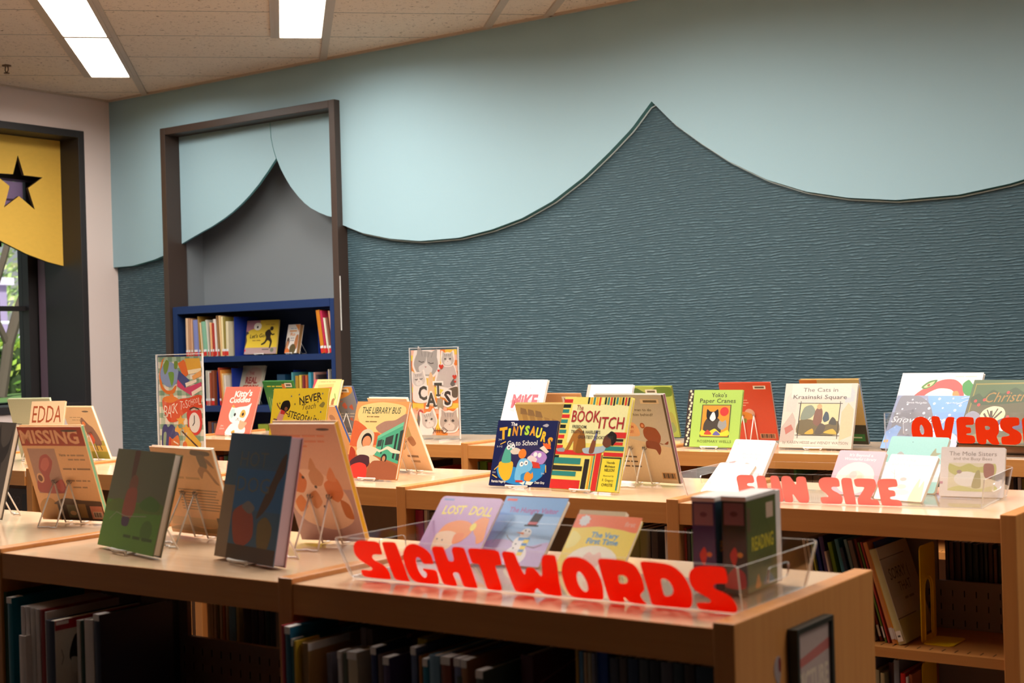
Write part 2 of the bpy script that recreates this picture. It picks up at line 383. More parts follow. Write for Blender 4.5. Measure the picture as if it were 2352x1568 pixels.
# unseen fixtures placed to light the shelves: far end along the row, row offset
LIGHTS = [(7.08, -1.066), (5.89, -1.066), (4.7, -1.066),
          (7.07, .148), (5.88, .148), (4.69, .148),
          (6.48, 1.362), (5.29, 1.362), (4.10, 1.362),
          (4.1, 2.576), (2.3, 2.576), (1.4, 3.79)]  # last two added on the right to brighten the end panel
SW_GLYPHS=[('S',[(-347.4,83.0),(-325.9,83.2),(-311.0,83.3),(-304.3,80.0),(-303.5,73.5),(-304.2,55.2),(-314.9,54.9),(-323.4,55.1),(-330.0,52.9),(-332.9,47.0),(-328.2,41.7),(-319.0,37.7),(-309.1,32.8),(-302.7,23.8),(-301.3,14.5),(-303.1,3.4),(-312.4,2.7),(-333.7,2.8),(-365.9,3.5),(-370.6,7.0),(-370.6,16.6),(-368.9,18.8),(-358.0,19.0),(-346.1,19.0),(-341.3,21.7),(-340.9,26.1),(-347.6,29.8),(-357.6,34.8),(-367.0,41.7),(-371.9,49.0),(-372.8,58.4),(-369.9,69.1),(-364.2,77.0),(-356.7,81.3)],None),
('I',[(-296.6,83.7),(-267.5,84.7),(-263.4,81.7),(-262.1,55.9),(-260.4,30.9),(-260.3,10.3),(-257.6,3.0),(-265.1,2.3),(-289.1,2.7),(-294.1,6.6),(-295.5,23.4),(-297.4,50.6),(-297.5,73.9)],None),
('G',[(-229.9,83.5),(-217.4,84.3),(-204.9,79.2),(-195.1,72.5),(-189.7,64.7),(-189.0,54.7),(-190.0,44.1),(-201.8,43.5),(-213.6,43.3),(-215.4,48.2),(-217.4,54.5),(-222.6,57.1),(-228.1,52.8),(-230.3,40.6),(-230.0,29.5),(-227.2,19.5),(-222.0,13.9),(-216.6,14.8),(-213.1,20.6),(-213.2,26.2),(-218.0,28.6),(-218.9,33.6),(-203.4,33.0),(-192.3,32.9),(-187.5,30.5),(-188.1,19.9),(-190.8,2.6),(-203.6,1.9),(-229.2,1.6),(-243.4,2.3),(-252.0,7.2),(-257.0,19.9),(-258.8,38.5),(-257.2,53.5),(-251.9,65.9),(-242.1,77.6)],None),
('H',[(-184.0,81.5),(-158.7,82.9),(-155.2,80.0),(-153.8,55.6),(-151.7,53.1),(-140.1,53.9),(-139.1,84.2),(-112.3,84.2),(-109.4,81.3),(-107.8,50.0),(-106.0,24.9),(-104.7,1.5),(-115.4,1.4),(-133.9,1.7),(-136.9,4.6),(-138.0,28.7),(-141.1,31.2),(-150.2,30.5),(-152.3,25.7),(-150.6,14.0),(-150.0,2.1),(-162.5,1.9),(-179.2,2.8),(-182.6,7.6),(-184.6,37.8),(-184.2,57.1)],None),
('T',[(-103.4,83.5),(-77.8,84.1),(-36.5,83.6),(-36.0,73.1),(-37.2,53.6),(-50.5,53.0),(-53.4,49.7),(-52.5,31.1),(-51.7,1.1),(-65.6,0.8),(-83.7,1.0),(-86.2,6.7),(-86.2,32.8),(-87.3,50.7),(-89.7,52.3),(-102.2,52.3),(-103.4,63.8)],None),
('W',[(-31.2,82.7),(-6.3,82.2),(-3.4,79.8),(-1.0,59.9),(4.4,34.8),(11.9,53.8),(26.5,54.1),(31.9,48.8),(40.6,33.8),(49.8,81.3),(75.6,82.7),(79.3,80.4),(78.4,64.5),(73.6,34.8),(71.8,15.5),(70.2,0.5),(56.1,1.0),(37.4,1.9),(28.7,6.4),(22.3,14.2),(15.3,4.3),(12.1,0.9),(-22.1,1.5),(-26.2,6.5),(-29.4,33.0),(-31.6,62.9)],None),
('O',[(106.7,81.1),(124.4,82.3),(137.1,78.2),(148.3,68.9),(154.0,58.4),(158.0,44.3),(158.0,28.2),(154.7,10.8),(151.5,1.9),(138.8,1.2),(112.6,0.5),(91.8,1.6),(85.4,7.1),(81.9,23.3),(81.5,42.3),(85.0,58.1),(91.3,69.7),(98.6,77.1)],[(119.0,54.3),(124.5,47.5),(128.2,35.9),(128.0,23.9),(125.9,17.7),(120.7,14.2),(115.3,16.7),(110.8,25.8),(109.6,36.0),(111.6,46.5),(114.9,52.3)]),
('R',[(161.3,82.5),(185.8,83.0),(209.0,82.2),(225.7,77.6),(232.2,70.8),(236.1,57.7),(237.7,43.3),(237.1,32.8),(235.0,26.4),(228.2,21.6),(225.4,16.6),(228.1,9.0),(235.0,-0.9),(219.6,-0.3),(207.3,0.2),(199.7,3.1),(194.5,11.7),(191.9,8.8),(193.6,-0.1),(181.3,0.4),(164.4,0.6),(162.5,6.4),(161.2,40.3),(160.6,63.9)],[(192.3,53.0),(203.4,53.9),(208.9,49.3),(209.5,43.5),(205.2,38.1),(195.7,36.9),(191.1,38.6)]),
('D',[(240.8,82.8),(260.7,83.2),(282.5,82.3),(295.8,79.8),(306.2,73.5),(314.6,63.0),(320.0,48.2),(322.4,33.1),(320.0,16.5),(316.1,5.8),(308.8,-0.0),(290.8,-0.7),(265.5,-1.1),(246.2,-0.9),(242.3,4.0),(242.9,18.7),(241.3,45.7),(240.3,70.4)],[(271.6,53.3),(281.5,53.1),(287.9,46.5),(290.3,35.4),(287.8,26.9),(280.9,21.1),(271.5,19.8),(269.8,25.3),(270.3,39.8)]),
('S',[(347.1,81.7),(368.7,83.8),(387.5,83.3),(391.3,79.1),(391.5,69.2),(389.7,54.1),(380.9,52.8),(369.2,51.9),(363.2,48.3),(362.6,43.7),(368.6,40.2),(381.8,35.4),(390.7,28.1),(395.2,18.5),(396.6,9.5),(392.8,-1.5),(378.4,-2.4),(349.5,-2.2),(330.3,-1.0),(326.5,3.8),(325.6,12.9),(339.7,14.8),(350.5,15.5),(353.4,19.6),(349.6,24.4),(337.4,30.4),(328.1,36.7),(323.3,45.4),(322.6,57.5),(327.0,70.0),(335.6,77.8)],None)]
FS_GLYPHS=[('F',[(-237.7,72.8),(-192.4,72.7),(-188.6,69.9),(-186.8,50.6),(-208.4,50.0),(-208.4,41.8),(-187.9,41.4),(-186.8,25.1),(-207.4,24.5),(-203.6,-3.1),(-233.5,-2.6),(-233.8,37.0)],None),
('U',[(-182.3,71.6),(-158.9,71.7),(-155.4,66.7),(-152.2,25.2),(-148.6,21.2),(-144.3,23.4),(-141.7,45.8),(-143.7,72.0),(-123.6,72.0),(-119.1,67.6),(-112.8,26.4),(-112.1,6.2),(-118.0,-1.6),(-166.6,-1.8),(-174.0,4.0),(-178.8,32.5)],None),
('N',[(-112.6,71.8),(-89.6,72.4),(-84.5,64.5),(-73.7,45.7),(-72.8,71.8),(-47.2,71.9),(-45.9,56.5),(-42.0,-1.5),(-68.0,-0.9),(-73.4,4.5),(-88.5,29.2),(-85.9,-1.0),(-107.9,-1.3),(-111.1,6.2),(-113.5,46.6)],None),
('S',[(6.8,71.7),(30.1,71.5),(38.2,68.7),(40.5,60.1),(40.7,47.1),(29.6,46.8),(19.5,46.5),(16.9,42.0),(21.1,36.7),(34.3,30.6),(43.8,21.1),(44.5,12.4),(40.8,2.5),(33.0,-1.6),(9.7,-1.4),(-9.5,-1.0),(-12.7,3.9),(-13.5,17.0),(-4.2,18.6),(8.1,18.6),(7.0,23.2),(2.2,28.5),(-6.7,34.8),(-13.2,44.4),(-14.7,55.3),(-12.1,64.1),(-4.1,69.8)],None),
('I',[(44.2,71.0),(68.9,71.4),(72.8,68.5),(73.9,49.1),(75.9,27.6),(78.6,-2.7),(68.7,-2.5),(53.0,-2.0),(49.4,3.9),(46.3,35.3)],None),
('Z',[(77.7,70.8),(127.9,71.0),(132.5,65.8),(134.0,49.8),(128.9,40.0),(119.2,24.6),(114.2,15.9),(134.8,16.0),(136.9,5.9),(138.1,-2.7),(114.5,-2.5),(85.5,-1.9),(82.8,2.9),(82.1,15.8),(89.3,25.8),(103.8,46.8),(99.8,48.3),(81.2,48.3),(78.8,55.7)],None),
('E',[(136.0,70.7),(182.9,72.4),(186.5,67.2),(187.5,51.3),(170.7,49.8),(162.4,47.9),(163.9,42.1),(179.0,41.5),(180.2,26.6),(168.3,24.6),(165.1,22.9),(166.6,17.6),(187.9,17.3),(192.4,11.0),(194.2,-1.7),(165.8,-2.2),(144.4,-1.9),(142.1,6.1),(139.0,38.2)],None)]
OV_GLYPHS=[('O',[(-408.4,135.5),(-390.4,137.0),(-372.8,128.7),(-360.9,113.1),(-355.3,92.1),(-355.2,65.9),(-361.1,44.8),(-389.6,43.4),(-418.2,45.6),(-426.8,61.3),(-431.3,89.5),(-428.8,114.2),(-419.3,128.4)],[(-393.9,109.2),(-387.1,98.8),(-384.9,83.0),(-388.7,74.2),(-394.1,74.1),(-400.1,82.8),(-401.4,98.6),(-398.5,107.4)]),
('V',[(-361.9,139.3),(-335.4,138.6),(-329.4,132.5),(-317.8,78.7),(-309.1,136.2),(-281.2,136.3),(-277.8,132.0),(-287.9,86.0),(-296.0,46.0),(-329.3,45.4),(-339.8,48.7),(-350.9,90.4)],None),
('E',[(-273.3,137.3),(-215.6,136.8),(-212.1,128.2),(-212.1,111.0),(-226.7,109.2),(-241.3,109.0),(-238.9,101.3),(-225.2,101.4),(-222.8,95.4),(-222.3,81.7),(-239.6,80.1),(-238.9,74.6),(-217.4,74.0),(-209.9,68.1),(-208.8,46.1),(-250.9,45.9),(-269.9,47.3),(-271.2,91.4)],None),
('R',[(-208.8,136.0),(-164.5,137.1),(-144.4,133.8),(-132.9,123.7),(-128.3,108.4),(-128.7,84.6),(-137.8,71.7),(-134.7,62.4),(-126.0,43.9),(-150.4,43.4),(-162.0,51.7),(-170.9,65.3),(-173.2,43.0),(-202.9,45.9),(-206.9,83.6)],[(-176.4,107.1),(-162.1,106.4),(-157.2,99.6),(-162.4,93.6),(-174.3,93.4)]),
('S',[(-104.2,135.8),(-77.6,136.9),(-62.8,135.3),(-60.5,127.7),(-61.0,110.0),(-75.1,108.2),(-86.0,103.8),(-82.0,98.8),(-67.3,92.2),(-56.1,82.2),(-53.2,68.8),(-58.6,51.8),(-70.3,44.9),(-106.8,44.2),(-120.1,45.7),(-122.2,59.2),(-120.2,71.2),(-106.0,72.2),(-94.3,74.9),(-94.1,80.0),(-105.6,84.9),(-122.0,96.6),(-125.7,111.9),(-122.8,125.5),(-114.3,133.2)],None),
('I',[(-53.7,136.2),(-25.0,136.0),(-22.7,45.7),(-48.9,45.3),(-50.8,94.1)],None)]
SHELVED=[
('row1mid',0.745,[(-2.847,1.95,0.0253,0.229,0,'#c21a16',0,0.19),
(-2.762,1.86,0.0212,0.237,0,'#23402c',0,0.19),
(-2.709,1.84,0.0176,0.231,0,'#0e6a80',1,0.19),
(-2.646,1.83,0.0141,0.219,0,'#d9cfcf',0,0.19),
(-2.629,1.83,0.014,0.22,0,'#d4cbca',0,0.19),
(-2.612,1.83,0.0139,0.219,0,'#d9d2cf',0,0.19),
(-2.595,1.83,0.0138,0.218,0,'#d0c6c4',0,0.19),
(-2.578,1.83,0.0137,0.217,0,'#8c2424',0,0.19),
(-2.562,1.83,0.006,0.214,0,'#d6cecb',0,0.19),
(-2.548,1.85,0.0075,0.193,0,'#31543a',0,0.19),
(-2.54,1.82,0.0268,0.19,0,'#dcd2cf',0,0.19),
(-2.455,1.83,0.0101,0.206,0,'#cfc6c2',0,0.19),
(-2.442,1.83,0.0086,0.206,0,'#1f3b2c',0,0.19),
(-2.43,1.83,0.0284,0.211,0,'#d5cbc8',0,0.19),
(-2.384,1.82,0.0181,0.226,0,'#27293f',1,0.19)]),
('row1back',0.745,[(-2.436,2.17,0.0116,0.192,0,'#d9c7a8',0,0.19),
(-2.424,2.17,0.0072,0.19,0,'#cdb894',0,0.19),
(-2.414,2.17,0.0071,0.188,0,'#d3bfa0',0,0.19),
(-2.403,2.17,0.0057,0.188,0,'#7a6f2c',0,0.19),
(-2.395,2.17,0.0071,0.185,0,'#e0cfa9',0,0.19),
(-2.385,2.17,0.007,0.186,0,'#c77d35',0,0.19),
(-2.375,2.17,0.007,0.186,0,'#d6c6a6',0,0.19),
(-2.365,2.17,0.0211,0.188,0,'#7fb3d2',0,0.19),
(-2.341,2.17,0.0083,0.188,0,'#c9c48a',0,0.19),
(-2.319,2.17,0.0221,0.19,0,'#4a3434',0,0.19),
(-2.293,2.17,0.0191,0.189,0,'#3f2f35',0,0.19),
(-2.27,2.17,0.0148,0.188,0,'#4f4146',0,0.19),
(-2.25,2.17,0.012,0.19,0,'#3a4a44',0,0.19),
(-2.234,2.17,0.0173,0.188,0,'#2d3340',0,0.19)]),
('row1right',0.745,[(-1.826,1.8,0.0073,0.26,0,'#9c1f2a',0,0.1259999999999999),
(-1.821,1.93,0.0107,0.234,0,'#5d5a2b',0,0.19),
(-1.816,1.8,0.0127,0.258,0,'#17536e',1,0.1259999999999999),
(-1.808,1.93,0.0062,0.235,0,'#b5223c',0,0.19),
(-1.801,1.8,0.004,0.237,0,'#21606e',1,0.1259999999999999),
(-1.799,1.93,0.0183,0.236,0,'#5f86a5',0,0.19),
(-1.79,1.795,0.005,0.236,0,'#c9a02a',0,0.061000000000000165),
(-1.787,1.86,0.0115,0.222,0,'#5a5663',0,0.06599999999999984),
(-1.744,1.83,0.0113,0.212,0,'#716b78',0,0.19),
(-1.724,1.9,0.0133,0.248,0,'#8d8287',0,0.19),
(-1.717,1.83,0.009,0.218,0,'#d7cfd0',1,0.06599999999999984),
(-1.709,1.9,0.0122,0.247,0,'#75655c',0,0.19),
(-1.704,1.83,0.0089,0.217,0,'#5a5f50',0,0.06599999999999984),
(-1.693,1.83,0.0223,0.22,0,'#c3b49c',1,0.19),
(-1.639,1.93,0.0098,0.24,0,'#83402b',0,0.19),
(-1.638,1.83,0.0126,0.234,0,'#1a2554',1,0.09599999999999986),
(-1.622,1.83,0.0105,0.223,0,'#65504d',0,0.19),
(-1.601,1.82,0.0134,0.222,0,'#463457',1,0.07599999999999985),
(-1.59,1.9,0.0204,0.242,0,'#c9ae1d',0,0.19),
(-1.555,1.84,0.0111,0.24,0,'#5d6888',1,0.19),
(-1.538,1.84,0.0053,0.228,0,'#b06a22',0,0.19),
(-1.521,1.83,0.0109,0.226,0,'#1f7089',1,0.19),
(-1.507,1.83,0.0212,0.235,0,'#6f91ac',0,0.19),
(-1.481,1.83,0.02,0.234,0,'#7c3a26',1,0.19),
(-1.453,1.83,0.0123,0.234,0,'#6a6f93',1,0.19),
(-1.439,1.83,0.0122,0.233,0,'#9a6a44',1,0.19),
(-1.4,1.82,0.0146,0.222,0,'#4a4f46',1,0.19),
(-1.351,1.9,0.0153,0.24,0,'#471316',0,0.19),
(-1.257,1.9,0.0044,0.256,0,'#c68f2b',0,0.19),
(-1.25,1.9,0.0069,0.254,0,'#5c86a8',0,0.19),
(-1.241,1.9,0.0044,0.253,0,'#caa57c',0,0.19),
(-1.234,1.9,0.006,0.253,0,'#b9a98c',0,0.19),
(-1.226,1.9,0.004,0.253,0,'#8d8894',0,0.19),
(-1.222,1.91,0.0193,0.254,0,'#1a3f8f',0,0.19),
(-1.198,1.91,0.0149,0.247,0,'#4a4a58',0,0.19),
(-1.18,1.91,0.0131,0.249,0,'#5a4a46',0,0.19),
(-1.164,1.91,0.0178,0.25,0,'#2a3a5a',0,0.19),
(-1.143,1.91,0.016,0.251,0,'#4c5158',0,0.19),
(-1.124,1.91,0.0167,0.251,0,'#2b2b33',0,0.19),
(-1.104,1.91,0.0204,0.251,0,'#5d5660',0,0.19),
(-1.081,1.91,0.0162,0.252,0,'#33404a',0,0.19),
(-1.062,1.91,0.0168,0.252,0,'#40302a',0,0.19),
(-1.042,1.91,0.0301,0.251,0,'#24364a',0,0.19)]),
('row2mid',0.745,[(-2.784,3.29,0.0107,0.249,0,'#c2bfa3',0,0.19),
(-2.77,3.29,0.0141,0.249,0,'#7d7d4a',0,0.19),
(-2.739,3.28,0.0294,0.26,0,'#a12c52',0,0.19),
(-2.705,3.28,0.012,0.261,0,'#d0c6bd',0,0.19),
(-2.693,3.29,0.0223,0.255,0,'#6c625a',0,0.19),
(-2.663,3.29,0.0254,0.25,0,'#7b6a58',0,0.19),
(-2.629,3.29,0.0252,0.249,0,'#4c5a4a',0,0.19),
(-2.024,3.29,0.0265,0.242,0,'#5a4038',0,0.19),
(-1.99,3.29,0.0317,0.242,0,'#43322c',0,0.19),
(-1.954,3.29,0.0313,0.244,0,'#4a3a33',0,0.19),
(-1.919,3.29,0.0188,0.243,0,'#3d2e2a',0,0.19)]),
('row2right',0.745,[(-1.866,3.27,0.0105,0.257,0,'#d6c6bb',0,0.19),
(-1.848,3.26,0.0104,0.251,0,'#4c2b4a',0,0.19),
(-1.835,3.26,0.016,0.249,0,'#6a6474',0,0.19),
(-1.819,3.27,0.0077,0.258,0,'#d8c6b0',0,0.19),
(-1.808,3.27,0.0077,0.256,0,'#c0402e',0,0.19),
(-1.793,3.26,0.0089,0.254,0,'#3c3a33',0,0.19),
(-1.781,3.26,0.005,0.254,0,'#5f8a5a',0,0.19),
(-1.776,3.27,0.0127,0.253,0,'#d2c3a6',0,0.19),
(-1.452,3.3,0.008,0.243,8,'#cfc3ae',0,0.19),
(-1.441,3.3,0.0068,0.243,8,'#c9b79c',0,0.19),
(-1.426,3.3,0.004,0.232,9,'#b6b83a',0,0.19),
(-1.421,3.31,0.0103,0.242,9,'#1d3596',0,0.19),
(-1.397,3.3,0.0113,0.253,10,'#43346b',0,0.19),
(-1.376,3.28,0.0054,0.22,11,'#cbb49f',0,0.19),
(-1.367,3.29,0.01,0.242,11,'#6f8f22',0,0.19),
(-1.361,3.31,0.004,0.234,12,'#8c2a22',0,0.19),
(-1.342,3.29,0.0088,0.252,12,'#2f7182',0,0.19),
(-1.33,3.29,0.0088,0.232,13,'#1f2f45',0,0.19),
(-1.318,3.3,0.0076,0.252,13,'#6f8d90',0,0.19),
(-1.308,3.3,0.011,0.25,13,'#6d5a50',0,0.19),
(-1.291,3.31,0.0064,0.254,14,'#7c2b20',0,0.19),
(-1.274,3.3,0.0041,0.249,15,'#5f7a2a',0,0.19),
(-1.267,3.3,0.0041,0.25,15,'#b0403a',0,0.19),
(-1.251,3.29,0.01,0.252,16,'#d58a4d',0,0.19),
(-1.241,3.29,0.0041,0.222,16,'#d08a1c',0,0.19),
(-1.237,3.32,0.004,0.251,16,'#1e48a6',0,0.19)]),
('row2back',0.745,[(-1.215,3.58,0.0076,0.218,0,'#4b3a36',0,0.19),
(-1.204,3.58,0.0098,0.213,0,'#6a4a3f',0,0.19),
(-1.19,3.58,0.0142,0.215,0,'#4a3430',0,0.19),
(-1.172,3.58,0.0075,0.214,0,'#7a625a',0,0.19),
(-1.161,3.58,0.0141,0.214,0,'#20282a',0,0.19),
(-1.143,3.58,0.0118,0.211,0,'#3a4646',0,0.19),
(-1.128,3.58,0.0095,0.214,0,'#161a1c',0,0.19),
(-1.115,3.58,0.0073,0.215,0,'#4a5552',0,0.19),
(-1.104,3.58,0.0094,0.213,0,'#5a4238',0,0.19),
(-1.091,3.58,0.0072,0.201,0,'#8a6a55',0,0.19),
(-1.08,3.58,0.0094,0.213,0,'#2c3834',0,0.19)]),
('row2low',0.37,[(-1.32,3.27,0.0063,0.318,0,'#7d7a4c',0,0.19),
(-1.312,3.27,0.0063,0.302,0,'#5d6a3c',0,0.19),
(-1.301,3.27,0.0074,0.338,0,'#8a86a0',0,0.19),
(-1.29,3.27,0.0095,0.313,0,'#a39a7a',0,0.19),
(-1.277,3.27,0.0095,0.307,0,'#b9a97c',0,0.19),
(-1.267,3.3,0.015,0.328,0,'#4a2a2a',0,0.19),
(-1.243,3.27,0.0126,0.342,0,'#7a8088',0,0.19),
(-1.227,3.27,0.0114,0.312,0,'#c81f1f',0,0.19),
(-1.21,3.26,0.004,0.306,0,'#c9bdb0',0,0.19),
(-1.206,3.27,0.0071,0.311,0,'#b4623c',0,0.19)]),
('row3mid',0.745,[(-5.359,4.86,0.0209,0.237,0,'#4a3c58',0,0.19),
(-5.322,4.85,0.0239,0.232,0,'#b5341f',0,0.19),
(-5.29,4.85,0.0238,0.237,0,'#3c6a35',0,0.19)]),
('row3right',0.745,[(-3.729,4.86,0.0344,0.248,0,'#8aa796',0,0.19),
(-3.686,4.86,0.0365,0.251,0,'#5f8f2e',0,0.19),
(-3.643,4.86,0.0174,0.246,0,'#7c2f38',0,0.19),
(-2.33,4.86,0.0147,0.246,0,'#b9a376',0,0.19),
(-2.213,4.86,0.0108,0.256,0,'#4f8f4a',0,0.19),
(-2.166,4.86,0.0262,0.239,0,'#6a5648',0,0.19),
(-2.135,4.86,0.026,0.237,0,'#8a7668',0,0.19),
(-1.39,4.8,0.01,0.257,0,'#2a2430',0,0.19),
(-1.376,4.8,0.0114,0.259,0,'#cfc6c4',0,0.19),
(-1.362,4.8,0.0113,0.255,0,'#8f8032',0,0.19)]),
('navytop',1.478,[(-7.433,6.5,0.0206,0.267,0,'#e0bb98',0,0.17),
(-7.407,6.5,0.015,0.266,0,'#b98d6c',0,0.17),
(-7.392,6.51,0.0161,0.259,0,'#d2a684',0,0.17),
(-7.35,6.5,0.0379,0.252,2,'#7c84bb',0,0.17),
(-7.311,6.51,0.016,0.275,3,'#a6813a',0,0.17),
(-7.278,6.5,0.0116,0.233,4,'#e0c49a',0,0.17),
(-7.255,6.5,0.0332,0.238,5,'#7fb095',0,0.17),
(-7.23,6.51,0.0201,0.249,4,'#c6c2b4',0,0.17),
(-7.186,6.5,0.0157,0.229,2,'#e8b07a',0,0.17),
(-7.165,6.5,0.0156,0.225,2,'#a8362e',0,0.17),
(-7.157,6.51,0.0242,0.252,3,'#dcd3cb',0,0.17),
(-7.125,6.51,0.0156,0.275,3,'#9a7248',0,0.17),
(-7.092,6.5,0.0197,0.273,3,'#dcb682',0,0.17),
(-7.072,6.5,0.0154,0.266,2,'#ead9a6',0,0.17),
(-7.056,6.5,0.0196,0.263,1,'#8a7a3a',0,0.17),
(-7.036,6.5,0.0238,0.233,0,'#d8cba8',0,0.17)]),
('navytopright',1.478,[(-6.167,6.5,0.0288,0.277,8,'#c7791f',0,0.17),
(-6.134,6.5,0.0174,0.273,8,'#b52a4a',0,0.17),
(-6.111,6.5,0.009,0.227,8,'#dfe0c8',0,0.17),
(-6.102,6.51,0.0173,0.227,8,'#7a4a3a',0,0.17),
(-6.072,6.51,0.0135,0.271,8,'#c98f70',0,0.17)]),
('navysecond',1.145,[(-7.246,6.5,0.0158,0.238,0,'#b5b0a0',0,0.17),
(-7.225,6.5,0.0114,0.232,0,'#d7cfc2',0,0.17),
(-7.208,6.5,0.007,0.223,0,'#a35238',0,0.17),
(-7.201,6.51,0.0286,0.237,0,'#86442c',0,0.17),
(-7.108,6.5,0.0155,0.255,4,'#a8432c',0,0.17),
(-7.088,6.5,0.0113,0.24,4,'#d88a3a',0,0.17),
(-7.074,6.5,0.0112,0.216,4,'#e0bd86',0,0.17),
(-7.062,6.5,0.0197,0.204,3,'#d9cbbb',0,0.17),
(-6.648,6.58,0.0746,0.202,0,'#1e4a6a',0,0.17),
(-6.456,6.52,0.0142,0.216,0,'#4c8d94',0,0.17),
(-6.422,6.52,0.0258,0.193,0,'#a98328',0,0.17),
(-6.387,6.52,0.0179,0.198,0,'#d3b24a',0,0.17),
(-6.36,6.52,0.0178,0.195,0,'#7c2f33',0,0.17),
(-6.333,6.52,0.0178,0.195,0,'#b5592c',0,0.17),
(-6.305,6.52,0.0215,0.214,0,'#3f90a6',0,0.17),
(-6.259,6.52,0.013,0.214,0,'#c08a7c',0,0.17),
(-6.246,6.53,0.0176,0.199,0,'#43383c',0,0.17),
(-6.133,6.52,0.0098,0.232,0,'#b5a89a',0,0.17),
(-6.119,6.52,0.0097,0.22,0,'#6b6b6b',0,0.17),
(-6.1,6.52,0.0097,0.217,0,'#d6c8bd',0,0.17)]),
('navythird',0.8,[(-7.257,6.52,0.0288,0.235,0,'#7a3f26',0,0.17),
(-7.223,6.52,0.0157,0.229,0,'#4a4a5c',0,0.17),
(-7.201,6.52,0.0243,0.224,0,'#8a5a3a',0,0.17),
(-6.774,6.52,0.0918,0.222,0,'#8f9c2e',0,0.17)])]

# ------------------------------------------------------------------ the room
XL, XR, YB, YF, H = -8.21, 7.5, 6.52, -8.0, 3.34
YW = 6.56                                   # relief wall, a panel's thickness behind the pale panel
def one(name, fn): mb = MB(); fn(mb); return struct(mb.build(name))
one('floor', lambda m: m.box(XL, XR, YF, 7.0, -.1, 0, carpet()))
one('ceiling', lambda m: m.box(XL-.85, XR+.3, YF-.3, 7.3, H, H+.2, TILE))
NX0, NX1 = -7.60, -5.985                    # niche opening
one('wall_back', lambda m: (m.box(XL, NX0, YW, YW+.5, 0, H, WAVE), m.box(NX1, XR+.2, YW, YW+.5, 0, H, WAVE), m.box(NX0, NX1, YW, YW+.5, 3.05, H, WAVE)))
one('wall_niche', lambda m: (m.box(NX0, NX1, 6.80, 7.06, 0, 3.05, NICHE), m.box(NX0-.005, NX0+.03, 6.64, 6.80, 0, 3.05, NICHE), m.box(NX1-.03, NX1+.005, 6.64, 6.80, 0, 3.05, NICHE)))
one('wall_right', lambda m: m.box(XR, XR+.2, YF-.2, 7.0, 0, H, PINK))
one('wall_front', lambda m: m.box(XL-.2, XR, YF-.2, YF, 0, H, PINK))
WY0, WY1, WZ0, WZ1 = 3.9, 6.236, 1.18, 3.045   # window opening in the left wall
one('wall_left', lambda m: (m.box(XL-.2, XL, WY1+.02, 7.06, 0, H, PINK), m.box(XL-.2, XL, YF, WY0-.02, 0, H, PINK),
                            m.box(XL-.2, XL, WY0-.02, WY1+.02, 0, WZ0-.02, PINK), m.box(XL-.2, XL, WY0-.02, WY1+.02, WZ1+.02, H, PINK)))

# pale panel with its scalloped lower edge (cusps every 2.95 m)
HALF = [(0, 0), (.15, .0), (.39, .031), (.61, .081), (.82, .160), (1.03, .275), (1.2, .394), (1.345, .506), (1.475, .638)]
def scallop(x):
    u = abs((x+5.20+1.475) % 2.95-1.475)
    for (a, za), (b, zb) in zip(HALF, HALF[1:]):
        if u <= b+1e-9:
            t = (u-a)/(b-a); return 2.139+za+(zb-za)*t
    return 2.777
def wall_panel(name, x0, x1, holes=None):
    n = max(12, int((x1-x0)/.03)); xs = [x0+(x1-x0)*k/n for k in range(n+1)]
    xs = sorted(set([round(x, 4) for x in xs]+[x for x in (-3.725, -6.675, -.775, 2.175) if x0 < x < x1]))
    lo = [(x, scallop(x)) for x in xs]
    loop = lo+[(x1, H), (x0, H)]
    m = MB(); m.prism([loop], lambda x, z: (x, YB, z), lambda x, z: (x, YW, z), AQUA, PANELEDGE); return struct(m.build(name))
PANELEDGE = flat('#6fb4b8', .5)
wall_panel('wall_back_panel_left', XL, NX0-.01); wall_panel('wall_back_panel_right', NX1+.012, XR)
one('wall_back_panel_top', lambda m: m.box(NX0-.01, NX1+.012, YB, YW, 3.06, H, AQUA))
# thin bright bead where the relief wall meets the panel
m = MB(); m.tube([(NX1+.02+.03*k, YW-.006, scallop(NX1+.02+.03*k)-.007) for k in range(int((XR-NX1-.1)/.03))], .0045, flat('#d5e8ec', .4)); struct(m.build('trim_1'))
# slim white edge strip beside the niche frame
m = MB(); m.box(-5.9695, -5.966, 6.475, 6.482, 1.62, 1.96, flat('#e9e6e0', .5)); struct(m.build('trim_2'))

# niche frame
def frame_mb(x0, x1, z0, z1, rim, y0, y1, mat):
    m = MB()
    m.box(x0, x0+rim, y0, y1, z0, z1, mat); m.box(x1-rim, x1, y0, y1, z0, z1, mat); m.box(x0+rim, x1-rim, y0, y1, z1-rim, z1, mat); return m
fr = frame_mb(-7.610, -5.970, 0, 3.066, .049, 6.47, 6.64, BRONZE)
struct(bevel(fr.build('trim_niche_frame'), .003))
